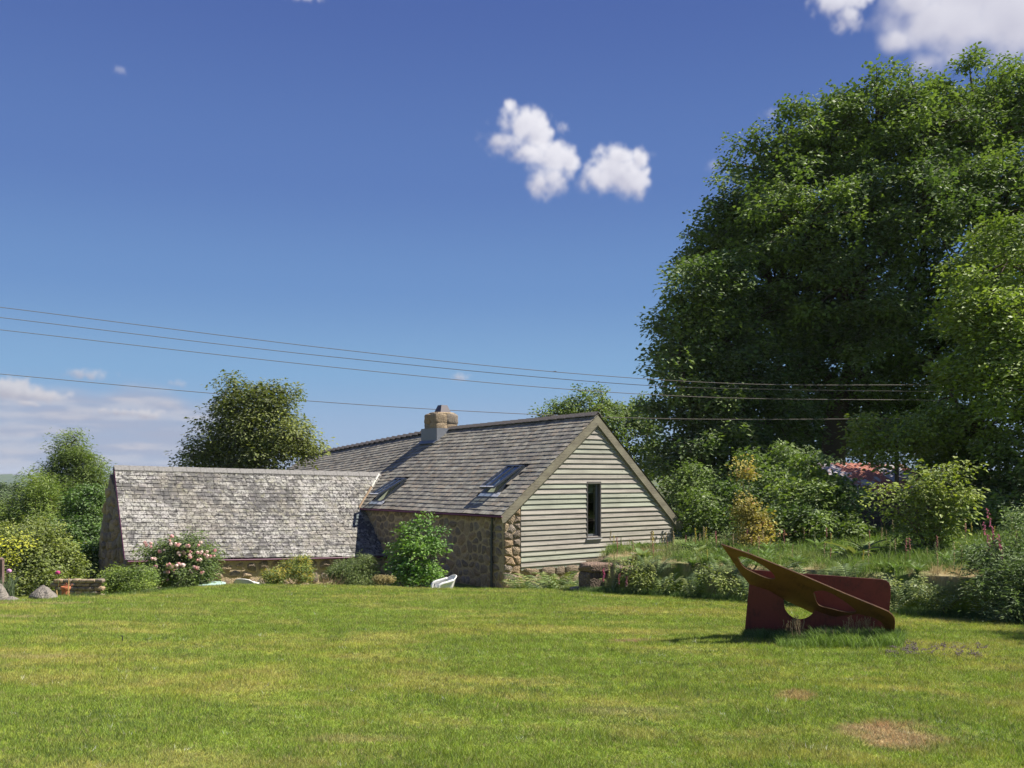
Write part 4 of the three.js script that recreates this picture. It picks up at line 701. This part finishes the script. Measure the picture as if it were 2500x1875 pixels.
// ------------------------------------------------------------------ bank: retaining wall of field stones, ferns and wild flowers
{
  const bank = thing('retaining_wall', 'low mossy field stone retaining wall holding up the grassy bank', 'wall', V(W0[0], 0, -W0[1]), -Math.atan2(-wt[1], wt[0]) * -1);
  // local x runs along the wall to the right, local z faces the lawn
  const len = 13.5, soil = mat([.11, .085, .05], { map: stoneTex, bumpMap: grainBump, bumpScale: .05 });
  const pos = [], idx = [], n = 60; for (let i = 0; i <= n; i++) { const s = i / n * len, x = W0[0] + wt[0] * s, D = W0[1] + wt[1] * s, yb = groundY(x - wn[0] * .2, D - wn[1] * .2) - .15, yt = bankTop(x + wn[0] * .3, D + wn[1] * .3) - .02; pos.push(s, yb, .10, s, mix(yb, yt, .6), .07, s, yt, -.05, s, yt - .02, -.35); } for (let i = 0; i < n; i++) for (let k = 0; k < 3; k++) { const a = i * 4 + k; idx.push(a, a + 4, a + 1, a + 1, a + 4, a + 5); }
  put('earth_face', toGeo(pos, idx, pos.filter((_, i) => i % 3 !== 2)), soil, bank);
  const r = rng(70), mats = stoneMats;
  let s = .9;
  while (s < len - .5) { const w = .3 + .35 * r(), x = W0[0] + wt[0] * (s + w / 2), D = W0[1] + wt[1] * (s + w / 2), yb = groundY(x - wn[0] * .2, D - wn[1] * .2) - .04, yt = bankTop(x + wn[0] * .3, D + wn[1] * .3); let y = yb; while (y < yt - .08) { const h = Math.min(yt - y + .02, .16 + .2 * r()); const o = put('stone', lump(w * (.85 + .2 * r()), h, .3, Math.floor(r() * 90), .14, 4, 4), mats[Math.floor(r() * 5)], bank); o.position.set(s + w / 2 + (r() - .5) * .1, y + h / 2, .09 - .12 * (y - yb)); o.rotation.z = (r() - .5) * .2; y += h * .95; } s += w * .95; }
  // the big end blocks
  const bm = mat([.155, .115, .085], { map: stoneTex, bumpMap: grainBump, bumpScale: .04 }), bm2 = mat([.22, .15, .11], { map: stoneTex, bumpMap: grainBump, bumpScale: .04 });
  const b1 = put('boulder', lump(.95, .52, .55, 5, .06, 6, 8), bm, scene); b1.position.copy(at(1464, 1419, 21.9)); b1.rotation.y = .5; tag(b1, 'big squared dark boulder at the near end of the bank wall', 'boulder');
  const b2 = put('boulder', lump(1.0, .22, .6, 9, .08, 6, 8), bm2, scene); b2.position.copy(at(1470, 1384, 21.9)); b2.rotation.y = .42; tag(b2, 'flat reddish capstone lying on the squared boulder', 'boulder');
  const b3 = put('boulder', lump(.9, .3, .5, 19, .1, 5, 8), bm2, scene); b3.position.copy(at(1545, 1396, 21.3)); b3.rotation.y = .6; tag(b3, 'brown capstone in the bank wall beside the dock leaves', 'boulder');
  const b4 = put('boulder', lump(.5, .12, .35, 23, .1, 4, 6), mat([.36, .28, .20], { map: stoneTex }), scene); b4.position.copy(onGround(1418, 22.0, .03)); tag(b4, 'flat pale stone in the grass before the squared boulder', 'rock');
}
{
  const r = rng(88), bankPt = (s, off, h) => { const x = W0[0] + wt[0] * s + wn[0] * off, D = W0[1] + wt[1] * s + wn[1] * off; return V(x, h, -D); };
  const toLawn = Math.atan2(-wn[0], wn[1]);                // outwards over the lawn
  for (let i = 0; i < 52; i++) { const s = .9 + i * .235 + .2 * r(), low = i % 3 === 0, b = bankPt(s, low ? -.42 : -.24, 0), x = b.x, D = -b.z, yb = groundY(x - wn[0] * .25, D - wn[1] * .25); b.y = yb + (low ? .02 : .12 + .42 * r()); if (Math.abs(s - 9.0) < .25) continue; fern('fern sprouting from the stone face of the bank wall', 'ferns on the bank wall', b, .5 + .42 * r(), 600 + i, Math.PI / 2 + toLawn + 1.57); }
  ['bramble against the bank wall, nearest the squared boulder', 'second bramble along the bank wall from the boulder', 'third bramble along the bank wall, left of the sculpture', 'bramble on the bank wall right behind the sculpture', 'bramble on the bank wall just right of the sculpture', 'last bramble on the bank wall before the grey green bush'].forEach((label, i) => {
    const s0 = 2.0 + i * 1.55, o = [], b = bankPt(s0, -.3, 0); b.y = groundY(b.x, -b.z);
    for (let k = 0; k < 3; k++) { const p = bankPt(s0 + (k - 1) * .45 + .2 * (r() - .5), -.30 - .16 * r(), 0), D = -p.z, y = groundY(p.x - wn[0] * .2, D - wn[1] * .2) + .14 + .42 * r(); o.push([1250 + p.x / D * F, HORIZON - (y - EYE) / D * F, D, (.10 + .09 * r()) / D * F]); }
    plant('bramble', label, 'shrub', { seed: 820 + i, base: b, stem: .008, fork: .05, clump: .12, sprays: 3, density: .6, stray: .35, leaf: smallLeaf, scale: .85, colors: [[.11, .17, .020], [.25, .30, .034]], floor: 0.01, lobes: o });
  });
  // long grass on the bank top, edge turf, base of the sculpture
  const tall = tuftGeo(31, 9, .26, .10, .010, .7, 3), spots = [];
  for (let i = 0; i < 15000; i++) {
    const D = 13 + 20 * r(), x = (r() * 1.2 - .02) * .56 * D, s = bankSide(x, D); if (s < .12 || x > .56 * D) continue; if (D > 30 && x < 7.5) continue;
    const dry = smooth(.45, .62, fbm(x * .8, D * .8, 3, 95)) * smooth(2.6, .3, s), c = mixc(mixc([.11, .20, .022], [.21, .29, .035], r()), [.46, .36, .18], clamp(dry * 1.1)), k = .75 + .5 * r();
    spots.push([x, groundY(x, D) - .01, -D, (.5 + .7 * r()) * (1 - .45 * dry), r() * 6.28, c[0] * k, c[1] * k, c[2] * k]);
  }
  tag(scatter('bank_grass', tall, blade(), spots), 'long wild grass along the top of the bank', 'grass');
  const edge = []; for (let i = 0; i < 5200; i++) { const s = r() * 12, b = bankPt(s, -.15 - .5 * r() * r(), 0), D = -b.z; const k = .7 + .6 * r(); edge.push([b.x, groundY(b.x, D) - .01, -D, .3 + .35 * r(), r() * 6.28, .10 * k, .18 * k, .03 * k]); }
  for (let i = 0; i < 5200; i++) { const px = 150 + r() * 1290, x0 = (px - 1250) / F, D = 20 + 0, dd = lut(CREST, x0 * 22.5) + .2 + 2.6 * r(); const x = x0 * dd, k = .7 + .6 * r(); if (bankSide(x, dd) > -.05) continue; edge.push([x, groundY(x, dd) - .01, -dd, .25 + .3 * r(), r() * 6.28, .10 * k, .165 * k, .028 * k]); }
  tag(scatter('edge_grass', tall, blade(), edge), 'uncut grass at the edges of the lawn and terrace', 'grass');
  // wild flower stems on the bank
  const stemG = (() => { const g = [tube([V(0, 0, 0), V(.02, .25, .01), V(.01, .5, 0)], .006, .004, 4)]; const rr = rng(4); for (let i = 0; i < 14; i++) { const y = .28 + .24 * i / 14, a = rr() * 6.28, q = new THREE.SphereGeometry(.012, 5, 4); q.translate(.014 * Math.cos(a) + .012, y, .014 * Math.sin(a)); g.push(q); } return mergeGeometries(g.map((q) => { const k = q.clone(); k.deleteAttribute('uv'); return k; })); })();
  const wf = []; for (let i = 0; i < 420; i++) { const D = 15.5 + 15 * r(), x = (r() * 1.05 + .08) * .52 * D, s = bankSide(x, D); if (s < .25) continue; if (D > 29 && x < 7.5) continue; const q = r(), c = q < .4 ? [.40, .30, .15] : q < .6 ? [.42, .16, .14] : q < .72 ? [.5, .4, .05] : [.16, .19, .06]; wf.push([x, groundY(x, D), -D, .5 + .6 * r(), r() * 6.28, ...c]); }
  tag(scatter('seed_heads', stemG, blade({ transmission: .1 }), wf), 'dry dock and sorrel seed heads standing in the bank grass', 'wild flowers');
  // foxgloves
  const spire = (o, h, col, n, seed) => { const rr = rng(seed); put('stem', tube(bend(V(0, -.03, 0), V((rr() - .5) * .14, h, (rr() - .5) * .1), rr, .06, 5), .008, .004, 5), mat([.14, .17, .05]), o); const bells = []; for (let i = 0; i < n; i++) { const t = .45 + .55 * i / n, a = rr() * 6.28, g = new THREE.ConeGeometry(.020 * (1.2 - t * .6), .05 * (1.3 - t * .6), 6, 1, true); g.rotateX(2.2); g.translate(0, 0, .025); g.rotateY(a); g.translate(0, h * t, 0); bells.push(g); } put('bells', mergeGeometries(bells), new THREE.MeshPhysicalMaterial({ color: new THREE.Color().setRGB(...col), roughness: 1, transmission: .3, thickness: 0, side: THREE.DoubleSide }), o); };
  [[1474, 1446, 21.1, .55, [.62, .12, .26], 'foxglove with magenta bells leaning by the squared boulder'], [1487, 1450, 21.0, .75, [.45, .42, .16], 'tall seeded foxglove spike beside the squared boulder'], [1500, 1452, 20.9, .95, [.42, .40, .18], 'tallest pale foxglove spike before the bank wall'], [1512, 1453, 20.7, .45, [.60, .20, .22], 'short pink foxglove in the ferns'], [1530, 1456, 20.5, .4, [.55, .22, .25], 'small fading pink foxglove at the lawn edge']].forEach(([px, py, D, h, col, label], i) => { const o = thing('foxglove', label, 'foxglove', onGround(px, D)); spire(o, h, col, 16, 700 + i); });
  [[2430, 1235, 16, 1.35, 'tall rosebay spike, topmost at the right edge'], [2415, 1270, 15.9, 1.15, 'rosebay spike left of the topmost one at the right edge'], [2445, 1300, 15.6, 1.0, 'lowest bright pink rosebay spike at the right edge']].forEach(([px, py, D, h, label], i) => { const o = thing('rosebay', label, 'flower', at(px + 22, py, D).setY(at(px, py, D).y - h)); spire(o, h, [.62, .18, .30], 26, 720 + i); o.rotation.z = .22; });
  // dock plants with big leaves
  const bigBlade = (() => { const pos = [], idx = [], n = 6; for (let i = 0; i <= n; i++) { const t = i / n, w = .055 * Math.sin(Math.PI * Math.min(1, .1 + t * .9)) + .002, y = .30 * t - .12 * t * t, z = .26 * t * t + .08 * t; pos.push(-w, y + .015, z, 0, y, z, w, y + .015, z); } for (let i = 0; i < n; i++) for (const k of [0, 1]) { const a = i * 3 + k; idx.push(a, a + 1, a + 3, a + 1, a + 4, a + 3); } return toGeo(pos, idx); })();
  [[1568, 1395, 21.6, 1.0, 'large leaved dock plant on the bank wall top near the capstones'], [2085, 1345, 19.5, 1.4, 'large leaved dock plant behind the sculpture'], [2110, 1338, 20.2, 1.1, 'smaller dock plant just right of the one behind the sculpture'], [1705, 1372, 22, .8, 'low dock plant among the bank flowers']].forEach(([px, py, D, sc, label], j) => { const p = at(px, py, D); p.y = groundY(p.x, D); const o = thing('dock_plant', label, 'plant', p), rr = rng(740 + j); for (let i = 0; i < 13; i++) { const f = put('leaf', bigBlade, fernMats[i % 3], o); f.rotation.order = 'YXZ'; f.rotation.set(-.2 + .6 * rr(), i * 2.4, (rr() - .5) * .4); f.scale.setScalar(sc * (.8 + .6 * rr())); } });
  { const rr = rng(12), g = []; for (let i = 0; i < 9; i++) { const q = bigBlade.clone(); q.scale(.8, .9 + .5 * rr(), .8); q.rotateX(-.3 + .5 * rr()); q.rotateY(i * 2.4); g.push(q); } const rosette = mergeGeometries(g), sp = [];
    for (let i = 0; i < 900; i++) { const D = 14 + 16 * rr(), x = (rr() * 1.1) * .56 * D, s = bankSide(x, D); if (s < .2 || (D > 29 && x < 7.5)) continue; if (fbm(x * .9 + 4, D * .9, 2, 131) < .46) continue; const k = .7 + .7 * rr(); sp.push([x, groundY(x, D) - .02, -D, .5 + .6 * rr(), rr() * 6.28, .12 * k, .20 * k, .03 * k]); }
    tag(scatter('bank_weeds', rosette, blade({ clearcoat: .15 }), sp), 'broad leaved weeds crowding among the bank grass', 'weeds'); }
  // small weeds at the barn corner
  for (let i = 0; i < 9; i++) { const px = 1130 + i * 12, o = thing('weed', 'weed with pale leaves at the foot of the barn wall', 'plant', G(px, 26.4 - .1 * (i % 3)), 0, 'weeds at the foot of the barn wall'), rr = rng(760 + i); for (let k = 0; k < 7; k++) { const f = put('leaf', bigBlade, fernMats[(i + k) % 4], o); f.rotation.order = 'YXZ'; f.rotation.set(-.4 + .5 * rr(), k * 2.4, 0); f.scale.setScalar(.45 + .5 * rr()); } }
}
// rusty corrugated shed half hidden by the bushes
{
  const o = thing('shed', 'small shed with rusty corrugated iron roof half hidden by bushes', 'shed', onGround(2110, 26.5), .25);
  const y0 = at(2100, 1130, 26.5).y - o.position.y, rust = colorTex(512, 512, (u, v) => { const n = fbm(u * 6, v * 6, 5, 901, 6), m = fbm(u * 30, v * 30, 3, 903, 30); return mixc([.50, .47, .46], mixc([.36, .12, .07], [.50, .21, .15], m), smooth(.44, .56, n + .2 * (m - .5))); });
  const pos = [], uv = [], idx = [], n = 120; for (let i = 0; i <= n; i++) { const x = -1.2 + 3.0 * i / n, w = .018 * Math.sin(i * 1.05); for (const [z, y] of [[-.9, 0], [.1, -.32], [1.3, -.85]]) { pos.push(x, y0 + y + w, z); uv.push(x / 2, (z + 1) / 2); } } for (let i = 0; i < n; i++) for (const k of [0, 1]) { const a = i * 3 + k; idx.push(a, a + 1, a + 3, a + 1, a + 4, a + 3); }
  put('corrugated_roof', toGeo(pos, idx, uv), mat([1, 1, 1], { map: rust, roughness: .85 }), o);
  put('wall', boxGeo(2.8, y0 - .85 + .3, .08, .3, (y0 - .85) / 2 - .17, 1.15), mat([.12, .10, .08], { map: woodTex }), o);
  put('wall', boxGeo(.08, y0 - .8 + .3, 2.0, -1.1, (y0 - .8) / 2 - .16, .15), mat([.12, .10, .08], { map: woodTex }), o);
}

// ------------------------------------------------------------------ the rusted steel sculpture
{
  const org = onGround(2000, 12.55), o = thing('steel_sculpture', 'rust red steel sculpture of two pierced leaning plates on the lawn', 'sculpture', org);
  const rustTex = colorTex(1024, 1024, (u, v) => { const n = fbm(u * 7, v * 7, 5, 951, 7), m = fbm(u * 46, v * 46, 3, 953, 46), st = fbm(u * 60, v * 4, 3, 957, 4), pale = smooth(.74, .8, fbm(u * 40, v * 9, 3, 959, 9)); const k = .45 + .9 * n + .6 * (m - .5) + .5 * (st - .5); return mixc([k, k * (.85 + .3 * n), k * .85], [2.2, 3, 3], .25 * pale); });
  const red = mat([.135, .018, .010], { map: rustTex, roughness: .6, bumpMap: grainBump, bumpScale: .0012 }), brown = mat([.125, .050, .018], { map: rustTex, roughness: .7, bumpMap: grainBump, bumpScale: .0012 });
  const zp = (x, y) => [1740 + x / 4.608, 1310 + y / 4.608];
  // a plate lies in the plane through three points; its outline and holes are given as seen, then cut from that plane at real size
  const plate = (name, three, outline, holes, thick, m) => {
    const [a, b, c] = three.map(([x, y, d]) => at(...zp(x, y), d)), n = b.clone().sub(a).cross(c.clone().sub(a)).normalize(); if (n.z < 0) n.negate();
    const ex = V(1, 0, 0).addScaledVector(n, -n.x).normalize(), ey = n.clone().cross(ex), eye = V(0, EYE, 0);
    const to2 = ([x, y]) => { const d = at(...zp(x, y), 1).sub(eye), t = a.clone().sub(eye).dot(n) / d.dot(n), p = d.multiplyScalar(t).add(eye).sub(a); return new THREE.Vector2(p.dot(ex), p.dot(ey)); };
    const s = new THREE.Shape(outline.map(to2)); for (const h of holes) s.holes.push(new THREE.Path(new THREE.SplineCurve([...h, h[0]].map(to2)).getPoints(48).slice(0, -1)));
    const g = new THREE.ExtrudeGeometry(s, { depth: thick, bevelEnabled: true, bevelSize: .0025, bevelThickness: .0025, bevelSegments: 1 });
    g.applyMatrix4(new THREE.Matrix4().makeBasis(ex, ey, n).setPosition(a.clone().sub(org))); put(name, g, m, o);
  };
  const round = (pts) => pts;
  const ell = (cx, cy, rx, ry, rot, n = 12) => Array.from({ length: n }, (_, i) => { const t = i / n * 6.2832, x = Math.cos(t) * rx, y = Math.sin(t) * ry; return [cx + x * Math.cos(rot) - y * Math.sin(rot), cy + x * Math.sin(rot) + y * Math.cos(rot)]; });
  plate('back_plate', [[400, 520, 13.14], [360, 1080, 13.14], [1980, 800, 12.66]], [[425, 373], [980, 415], [1500, 452], [1900, 482], [1950, 492], [1982, 518], [1998, 560], [1999, 640], [1985, 830], [1960, 1290], [352, 1190], [362, 1060], [412, 520]], [ell(985, 735, 186, 192, 0)], .012, red);
  plate('leaning_plate', [[415, 525, 13.06], [100, 80, 12.42], [2040, 1000, 12.34]], [[100, 80], [420, 190], [980, 415], [1500, 640], [1900, 803], [1975, 836], [2020, 872], [2045, 910], [2052, 960], [2045, 1040], [2040, 1150], [2030, 1270], [1945, 1260], [1958, 1100], [1940, 1010], [1900, 950], [1820, 905], [1640, 858], [1400, 890], [1142, 860], [1000, 790], [830, 712], [640, 598], [415, 525], [330, 420]], [[[283, 222], [330, 213], [430, 243], [560, 310], [660, 385], [702, 438], [690, 466], [600, 452], [450, 388], [340, 322]], [[1136, 620], [1180, 600], [1280, 604], [1430, 680], [1560, 775], [1615, 835], [1500, 840], [1330, 800], [1205, 765], [1160, 700]]], .012, brown);
  // shaggy grass that the mower misses round its foot
  const r = rng(99), tall = tuftGeo(41, 9, .22, .08, .007, .8, 3), sp = [], seedG = (() => { const g = [], rr = rng(6); for (let i = 0; i < 5; i++) { const a = rr() * 6.28, l = V(Math.cos(a) * .1, .34 + .12 * rr(), Math.sin(a) * .1); g.push(tube([V(0, 0, 0), l.clone().multiplyScalar(.5).add(V(0, .03, 0)), l], .0022, .0014, 3)); for (let k = 0; k < 7; k++) { const q = new THREE.OctahedronGeometry(.008); q.scale(.7, 1.6, .7); q.translate(l.x + (rr() - .5) * .02, l.y - .1 + .016 * k, l.z + (rr() - .5) * .02); g.push(q); } } return mergeGeometries(g.map((q) => { const k = q.index ? q.toNonIndexed() : q.clone(); k.deleteAttribute('uv'); return k; })); })(), sd = [];
  for (let i = 0; i < 1500; i++) { const px = 1815 + 385 * r(), D = 13.1 - (px - 1815) / 385 * .45 - .6 * r() * r() - .02, x = (px - 1250) / F * D, k = .7 + .6 * r(); sp.push([x, groundY(x, D) - .01, -D, (.35 + .55 * r()) * (px > 1990 ? 1.15 : .85), r() * 6.28, .10 * k, .18 * k, .026 * k]); }
  for (let i = 0; i < 1500; i++) { const px = 1900 + 300 * r(), D = 12.32 - .7 * r() * r(), x = (px - 1250) / F * D, k = .7 + .6 * r(); sp.push([x, groundY(x, D) - .01, -D, .3 + .7 * r() * (px > 1985 ? 1 : .6), r() * 6.28, .17 * k, .27 * k, .03 * k]); }
  for (let i = 0; i < 16; i++) { const px = 1920 + 255 * r(), D = 12.36 - .3 * r(), x = (px - 1250) / F * D, k = .8 + .4 * r(); sd.push([x, groundY(x, D), -D, .5 + .4 * r(), r() * 6.28, 0.26 * k, .19 * k, .10 * k]); }
  tag(scatter('sculpture_grass', tall, blade(), sp), 'shaggy unmown grass round the foot of the sculpture', 'grass');
  tag(scatter('seeding_grass', seedG, blade({ transmission: .15 }), sd), 'brown seeding grass stems in front of the sculpture plates', 'grass');
  const th = [], tg = (() => { const rr = rng(2), g = []; for (let i = 0; i < 8; i++) { const q = new THREE.OctahedronGeometry(.008 + .005 * rr()); q.translate((rr() - .5) * .09, .03 + .035 * rr(), (rr() - .5) * .09); g.push(q); } return mergeGeometries(g); })();
  for (let i = 0; i < 90; i++) { const a = r() * r(), px = 2180 + 280 * a + 70 * (r() - .5), D = 12.35 - 1.2 * r() - .3 * a, x = (px - 1250) / F * D; const k = .7 + .6 * r(); th.push([x, groundY(x, D) - .012, -D, .55 + .45 * r(), r() * 6.28, .21 * k, .165 * k, .15 * k]); }
  tag(scatter('selfheal', tg, blade({ transmission: .1 }), th), 'purple flowered selfheal patch in the lawn right of the sculpture', 'wild flowers');
}

// ------------------------------------------------------------------ garden furniture
{
  const white = mat([.78, .77, .74], { roughness: .35 });
  const chair = (label, p, turn) => {
    const o = thing('garden_chair', label, 'chair', p, turn, 'white moulded garden chairs');
    // moulded shell: curved back, arms that sweep forward and turn down into the front legs
    const pos = [], idx = [], n = 18, rows = 6;
    for (let i = 0; i <= n; i++) { const t = i / n * 2 - 1, a = t * 1.25, top = .83 - .10 * Math.pow(Math.abs(t), 2.5); for (let j = 0; j <= rows; j++) { const q = j / rows; pos.push(Math.sin(a) * (.25 + .03 * q), mix(.43, top, q), -Math.cos(a) * (.20 + .02 * q) - .10 * q + .02); } }
    for (let i = 0; i < n; i++) for (let j = 0; j < rows; j++) { const a = i * (rows + 1) + j; idx.push(a, a + rows + 1, a + 1, a + 1, a + rows + 1, a + rows + 2); }
    put('back', toGeo(pos, idx), white, o);
    const rim = []; for (let i = 0; i <= n; i++) { const k = (i * (rows + 1) + rows) * 3; rim.push(V(pos[k], pos[k + 1], pos[k + 2])); }
    put('rim', tube(rim, .018, .018, 6), white, o);
    for (const sx of [-1, 1]) {
      const e = rim[sx < 0 ? 0 : n], path = new THREE.CatmullRomCurve3([e.clone(), V(sx * .285, .685, .02), V(sx * .29, .655, .16), V(sx * .29, .60, .245), V(sx * .292, .40, .265), V(sx * .30, 0, .285)]).getPoints(22), g = tube(path, .042, .036, 8), p = g.attributes.position;
      put('arm', g, white, o);
      put('side_panel', toGeo([sx * .285, .66, .02, sx * .285, .64, .17, sx * .28, .43, .24, sx * .26, .43, -.12, sx * .27, .70, -.10], sx > 0 ? [0, 2, 1, 0, 3, 2, 0, 4, 3] : [0, 1, 2, 0, 2, 3, 0, 3, 4]), white, o);
    }
    put('seat', mergeGeometries([boxGeo(.50, .025, .46, 0, .43, .02), boxGeo(.52, .05, .03, 0, .415, .255)]), white, o);
    for (const [x, z] of [[-.22, -.22], [.22, -.22]]) put('leg', tube([V(x, .43, z), V(x * 1.12, 0, z * 1.25)], .028, .02, 6), white, o);
    return o;
  };
  const c1 = at(1086, 1405, 24.6); chair('white plastic garden chair facing left in front of the barn wall', V(c1.x, c1.y - .84, c1.z), -1.2);
  const c2 = at(602, 1414, 26.4); chair('white plastic garden chair mostly hidden behind the lawn, beside the round table', V(c2.x, c2.y - .80, c2.z), 2.95);
  const tp = at(507, 1423.5, 25.2), tb = thing('garden_table', 'round pale green garden table showing over the lawn edge', 'table', V(tp.x, tp.y - .72, tp.z)), tm = mat([.42, .58, .54], { roughness: .45 });
  { const g = new THREE.CylinderGeometry(.46, .46, .025, 48); g.translate(0, .708, 0); put('table_top', g, tm, tb); const g2 = new THREE.TorusGeometry(.455, .016, 8, 48); g2.rotateX(Math.PI / 2); g2.translate(0, .70, 0); put('rim', g2, tm, tb); }
  for (let i = 0; i < 4; i++) { const a = i * 1.571 + .6; put('leg', tube([V(Math.cos(a) * .12, .70, Math.sin(a) * .12), V(Math.cos(a) * .34, 0, Math.sin(a) * .34)], .018, .016, 6), tm, tb); }
}
// ------------------------------------------------------------------ left corner: rocks, post, canes, pot, dry wall
{
  const rk = mat([.26, .235, .21], { map: stoneTex, bumpMap: grainBump, bumpScale: .04 });
  [[106, 1449, 19.6, .5, .32, 'pointed grey rock at the lawn edge before the olive bush', 3], [-6, 1448, 19.2, .45, .42, 'grey rock cut by the left edge of the view', 4], [206, 1450, 20.6, .36, .16, 'small flat grey rock by the dry stone wall', 5], [26, 1457, 19.2, .3, .1, 'low flat stone right of the leftmost rock', 6]].forEach(([px, py, D, w, h, label, s]) => { const g = lump(w, h, w * .8, s * 7, .16, 2.6, 8), p = g.attributes.position; for (let i = 0; i < p.count; i++) { const y = p.getY(i) / h + .5; const f = 1.35 - 1.05 * clamp(y), q = 1 + .25 * (noise(p.getX(i) * 9 + s * 5, p.getY(i) * 9 + p.getZ(i) * 6, s) - .5); p.setXYZ(i, p.getX(i) * f * q, p.getY(i) * q, p.getZ(i) * f * q); } g.computeVertexNormals(); const m = put('rock', g, rk, scene); m.position.copy(onGround(px, D, h * .36)); tag(m, label, 'rock'); });
  const post = thing('post', 'weathered wooden post at the left edge', 'post', onGround(3, 20.4)), pm = mat([.20, .13, .12], { map: woodTex });
  { const y = at(3, 1365, 20.4).y - post.position.y; put('shaft', boxGeo(.09, y + .3, .09, 0, y / 2 - .15, 0), pm, post); put('cap', flat(new THREE.CylinderGeometry(.02, .075, .04, 4)).translate(0, y + .02, 0), pm, post); }
  const dw = thing('dry_stone_wall', 'short tumbled dry stone wall behind the pot at the left', 'wall', onGround(180, 22.6)), r = rng(51);
  const wy = at(180, 1418, 22.6).y - dw.position.y; for (let j = 0; j * .09 < wy; j++) for (let i = 0; i < 6; i++) { const m = put('stone', lump(.2 + .06 * r(), .085 + .02 * r(), .2, Math.floor(r() * 50), .14, 4, 4), stoneMats[Math.floor(r() * 6)], dw); m.position.set(-.42 + i * .19 + (j & 1) * .09 + (r() - .5) * .03, .04 + j * .09, (r() - .5) * .06); }
  const pot = thing('plant_pot', 'terracotta chimney pot standing beside the tall cane', 'pot', onGround(160, 20.8)), ph = at(160, 1432, 20.8).y - pot.position.y;
  put('body', new THREE.LatheGeometry([[.0, 0], [.075, 0], [.085, ph * .5], [.08, ph * .85], [.105, ph * .88], [.105, ph], [.085, ph], [.075, ph * .8]].map((p) => new THREE.Vector2(...p)), 20), mat([.50, .17, .075], { roughness: .85 }), pot);
  { const sp = []; for (let i = 0; i < 8; i++) sp.push([V((r() - .5) * .2, ph + .06 * r(), (r() - .5) * .2), .4, [.55, .13, .04]]); leaves('flowers', tinyLeaf, sp, pot); }
  const cm = mat([.55, .36, .15]);
  [[166, 1452, 168, 1411, 'upright yellow bamboo cane by the terracotta pot'], [142, 1452, 138, 1441, 'short leaning bamboo cane left of the pot']].forEach(([x0, y0, x1, y1, label]) => { const b = onGround(x0, 20.5), t = at(x1, y1, 20.5).sub(b), c = put('cane', tube([V(0, -.1, 0), t.clone().multiplyScalar(.5), t], .012, .010, 6), cm, scene); c.position.copy(b); tag(c, label, 'cane'); });
  [[22, 1394, 20, [.55, .28, .48], 'pale mauve thistle head near the left post'], [141, 1398, 20.8, [.45, .05, .18], 'single crimson flower above the dry stone wall']].forEach(([px, py, D, col, label]) => { const b = onGround(px, D), h = at(px, py, D).y - b.y, o = thing('flower', label, 'flower', b); put('stem', tube([V(.03, 0, 0), V(.02, h * .5, 0), V(0, h, 0)], .007, .005, 5), mat([.12, .16, .05]), o); const g = lump(.10, .09, .10, 8, .2, 2.2, 5); g.translate(0, h, 0); put('head', g, mat(col), o); });
  const sp = [], sw = tuftGeo(61, 14, .55, .06, .016, .5, 4); for (let i = 0; i < 5; i++) { const p = onGround(2 + i * 7, 19.7); sp.push([p.x, p.y, p.z, .9, i, .11, .16, .07]); } tag(scatter('iris_leaves', sw, blade(), sp), 'sword shaped iris leaves before the left post', 'plant');
  const peg = put('lawn_peg', mergeGeometries([tube([V(0, -.05, 0), V(0, .09, 0), V(-.004, .12, 0)], .011, .009, 6), tube([V(-.004, .115, 0), V(-.03, .12, 0)], .01, .008, 6)]), mat([.03, .028, .025]), scene); peg.scale.setScalar(.75); peg.position.copy(onGround(299, 12.5)); tag(peg, 'small dark peg sticking up from the left part of the lawn', 'peg');
}
// ------------------------------------------------------------------ overhead wires and a bird
{
  const wm = mat([.22, .19, .17], { roughness: .45 });
  const dist = (px) => 37.7 + px * .0005;
  [[[-80, 741], [0, 750], [791, 849], [1356, 908], [1808, 937], [2300, 940], 'topmost of the four overhead wires'], [[-80, 766], [0, 775], [791, 869], [1565, 940], [1900, 951], [2300, 956], 'second overhead wire from the top'], [[-80, 796], [0, 805], [791, 894], [1356, 948], [1763, 971], [2300, 977], 'third overhead wire from the top'], [[-80, 906], [0, 913], [540, 962], [1074, 1000], [1616, 1022], [2300, 1022], 'lowest overhead wire, passing behind the chimney']].forEach((w) => { const label = w.pop(), c = new THREE.CatmullRomCurve3(w.map(([x, y]) => at(x, y, dist(x)))), pts = c.getPoints(60), b = pts[0].clone(), m = put('overhead_wire', tube(pts.map((p) => p.sub(b)), .013, .013, 5), wm, scene); m.position.copy(b); tag(m, label, 'wire', 'overhead wires'); });
  const b = thing('bird', 'small dark bird gliding just above the top wire', 'bird', at(1355, 907, 60), .4), bm = mat([.03, .03, .035]);
  const body = lump(.22, .06, .07, 4, .05, 2.2, 6); put('body', body, bm, b);
  const wing = (s) => toGeo([.03, .01, 0, -.05, .01, 0, -.06, -.05, s * .2, .0, .02, s * .12, -.08, -.08, s * .30].map((x) => x), s > 0 ? [0, 1, 3, 1, 2, 3, 2, 4, 3] : [0, 3, 1, 1, 3, 2, 2, 3, 4]); put('wing', wing(1), bm, b); put('wing', wing(-1), bm, b);
}

// summer haze
scene.fog = new THREE.FogExp2(0xb9c8dc, 0.00009);
renderer.render(scene, camera);
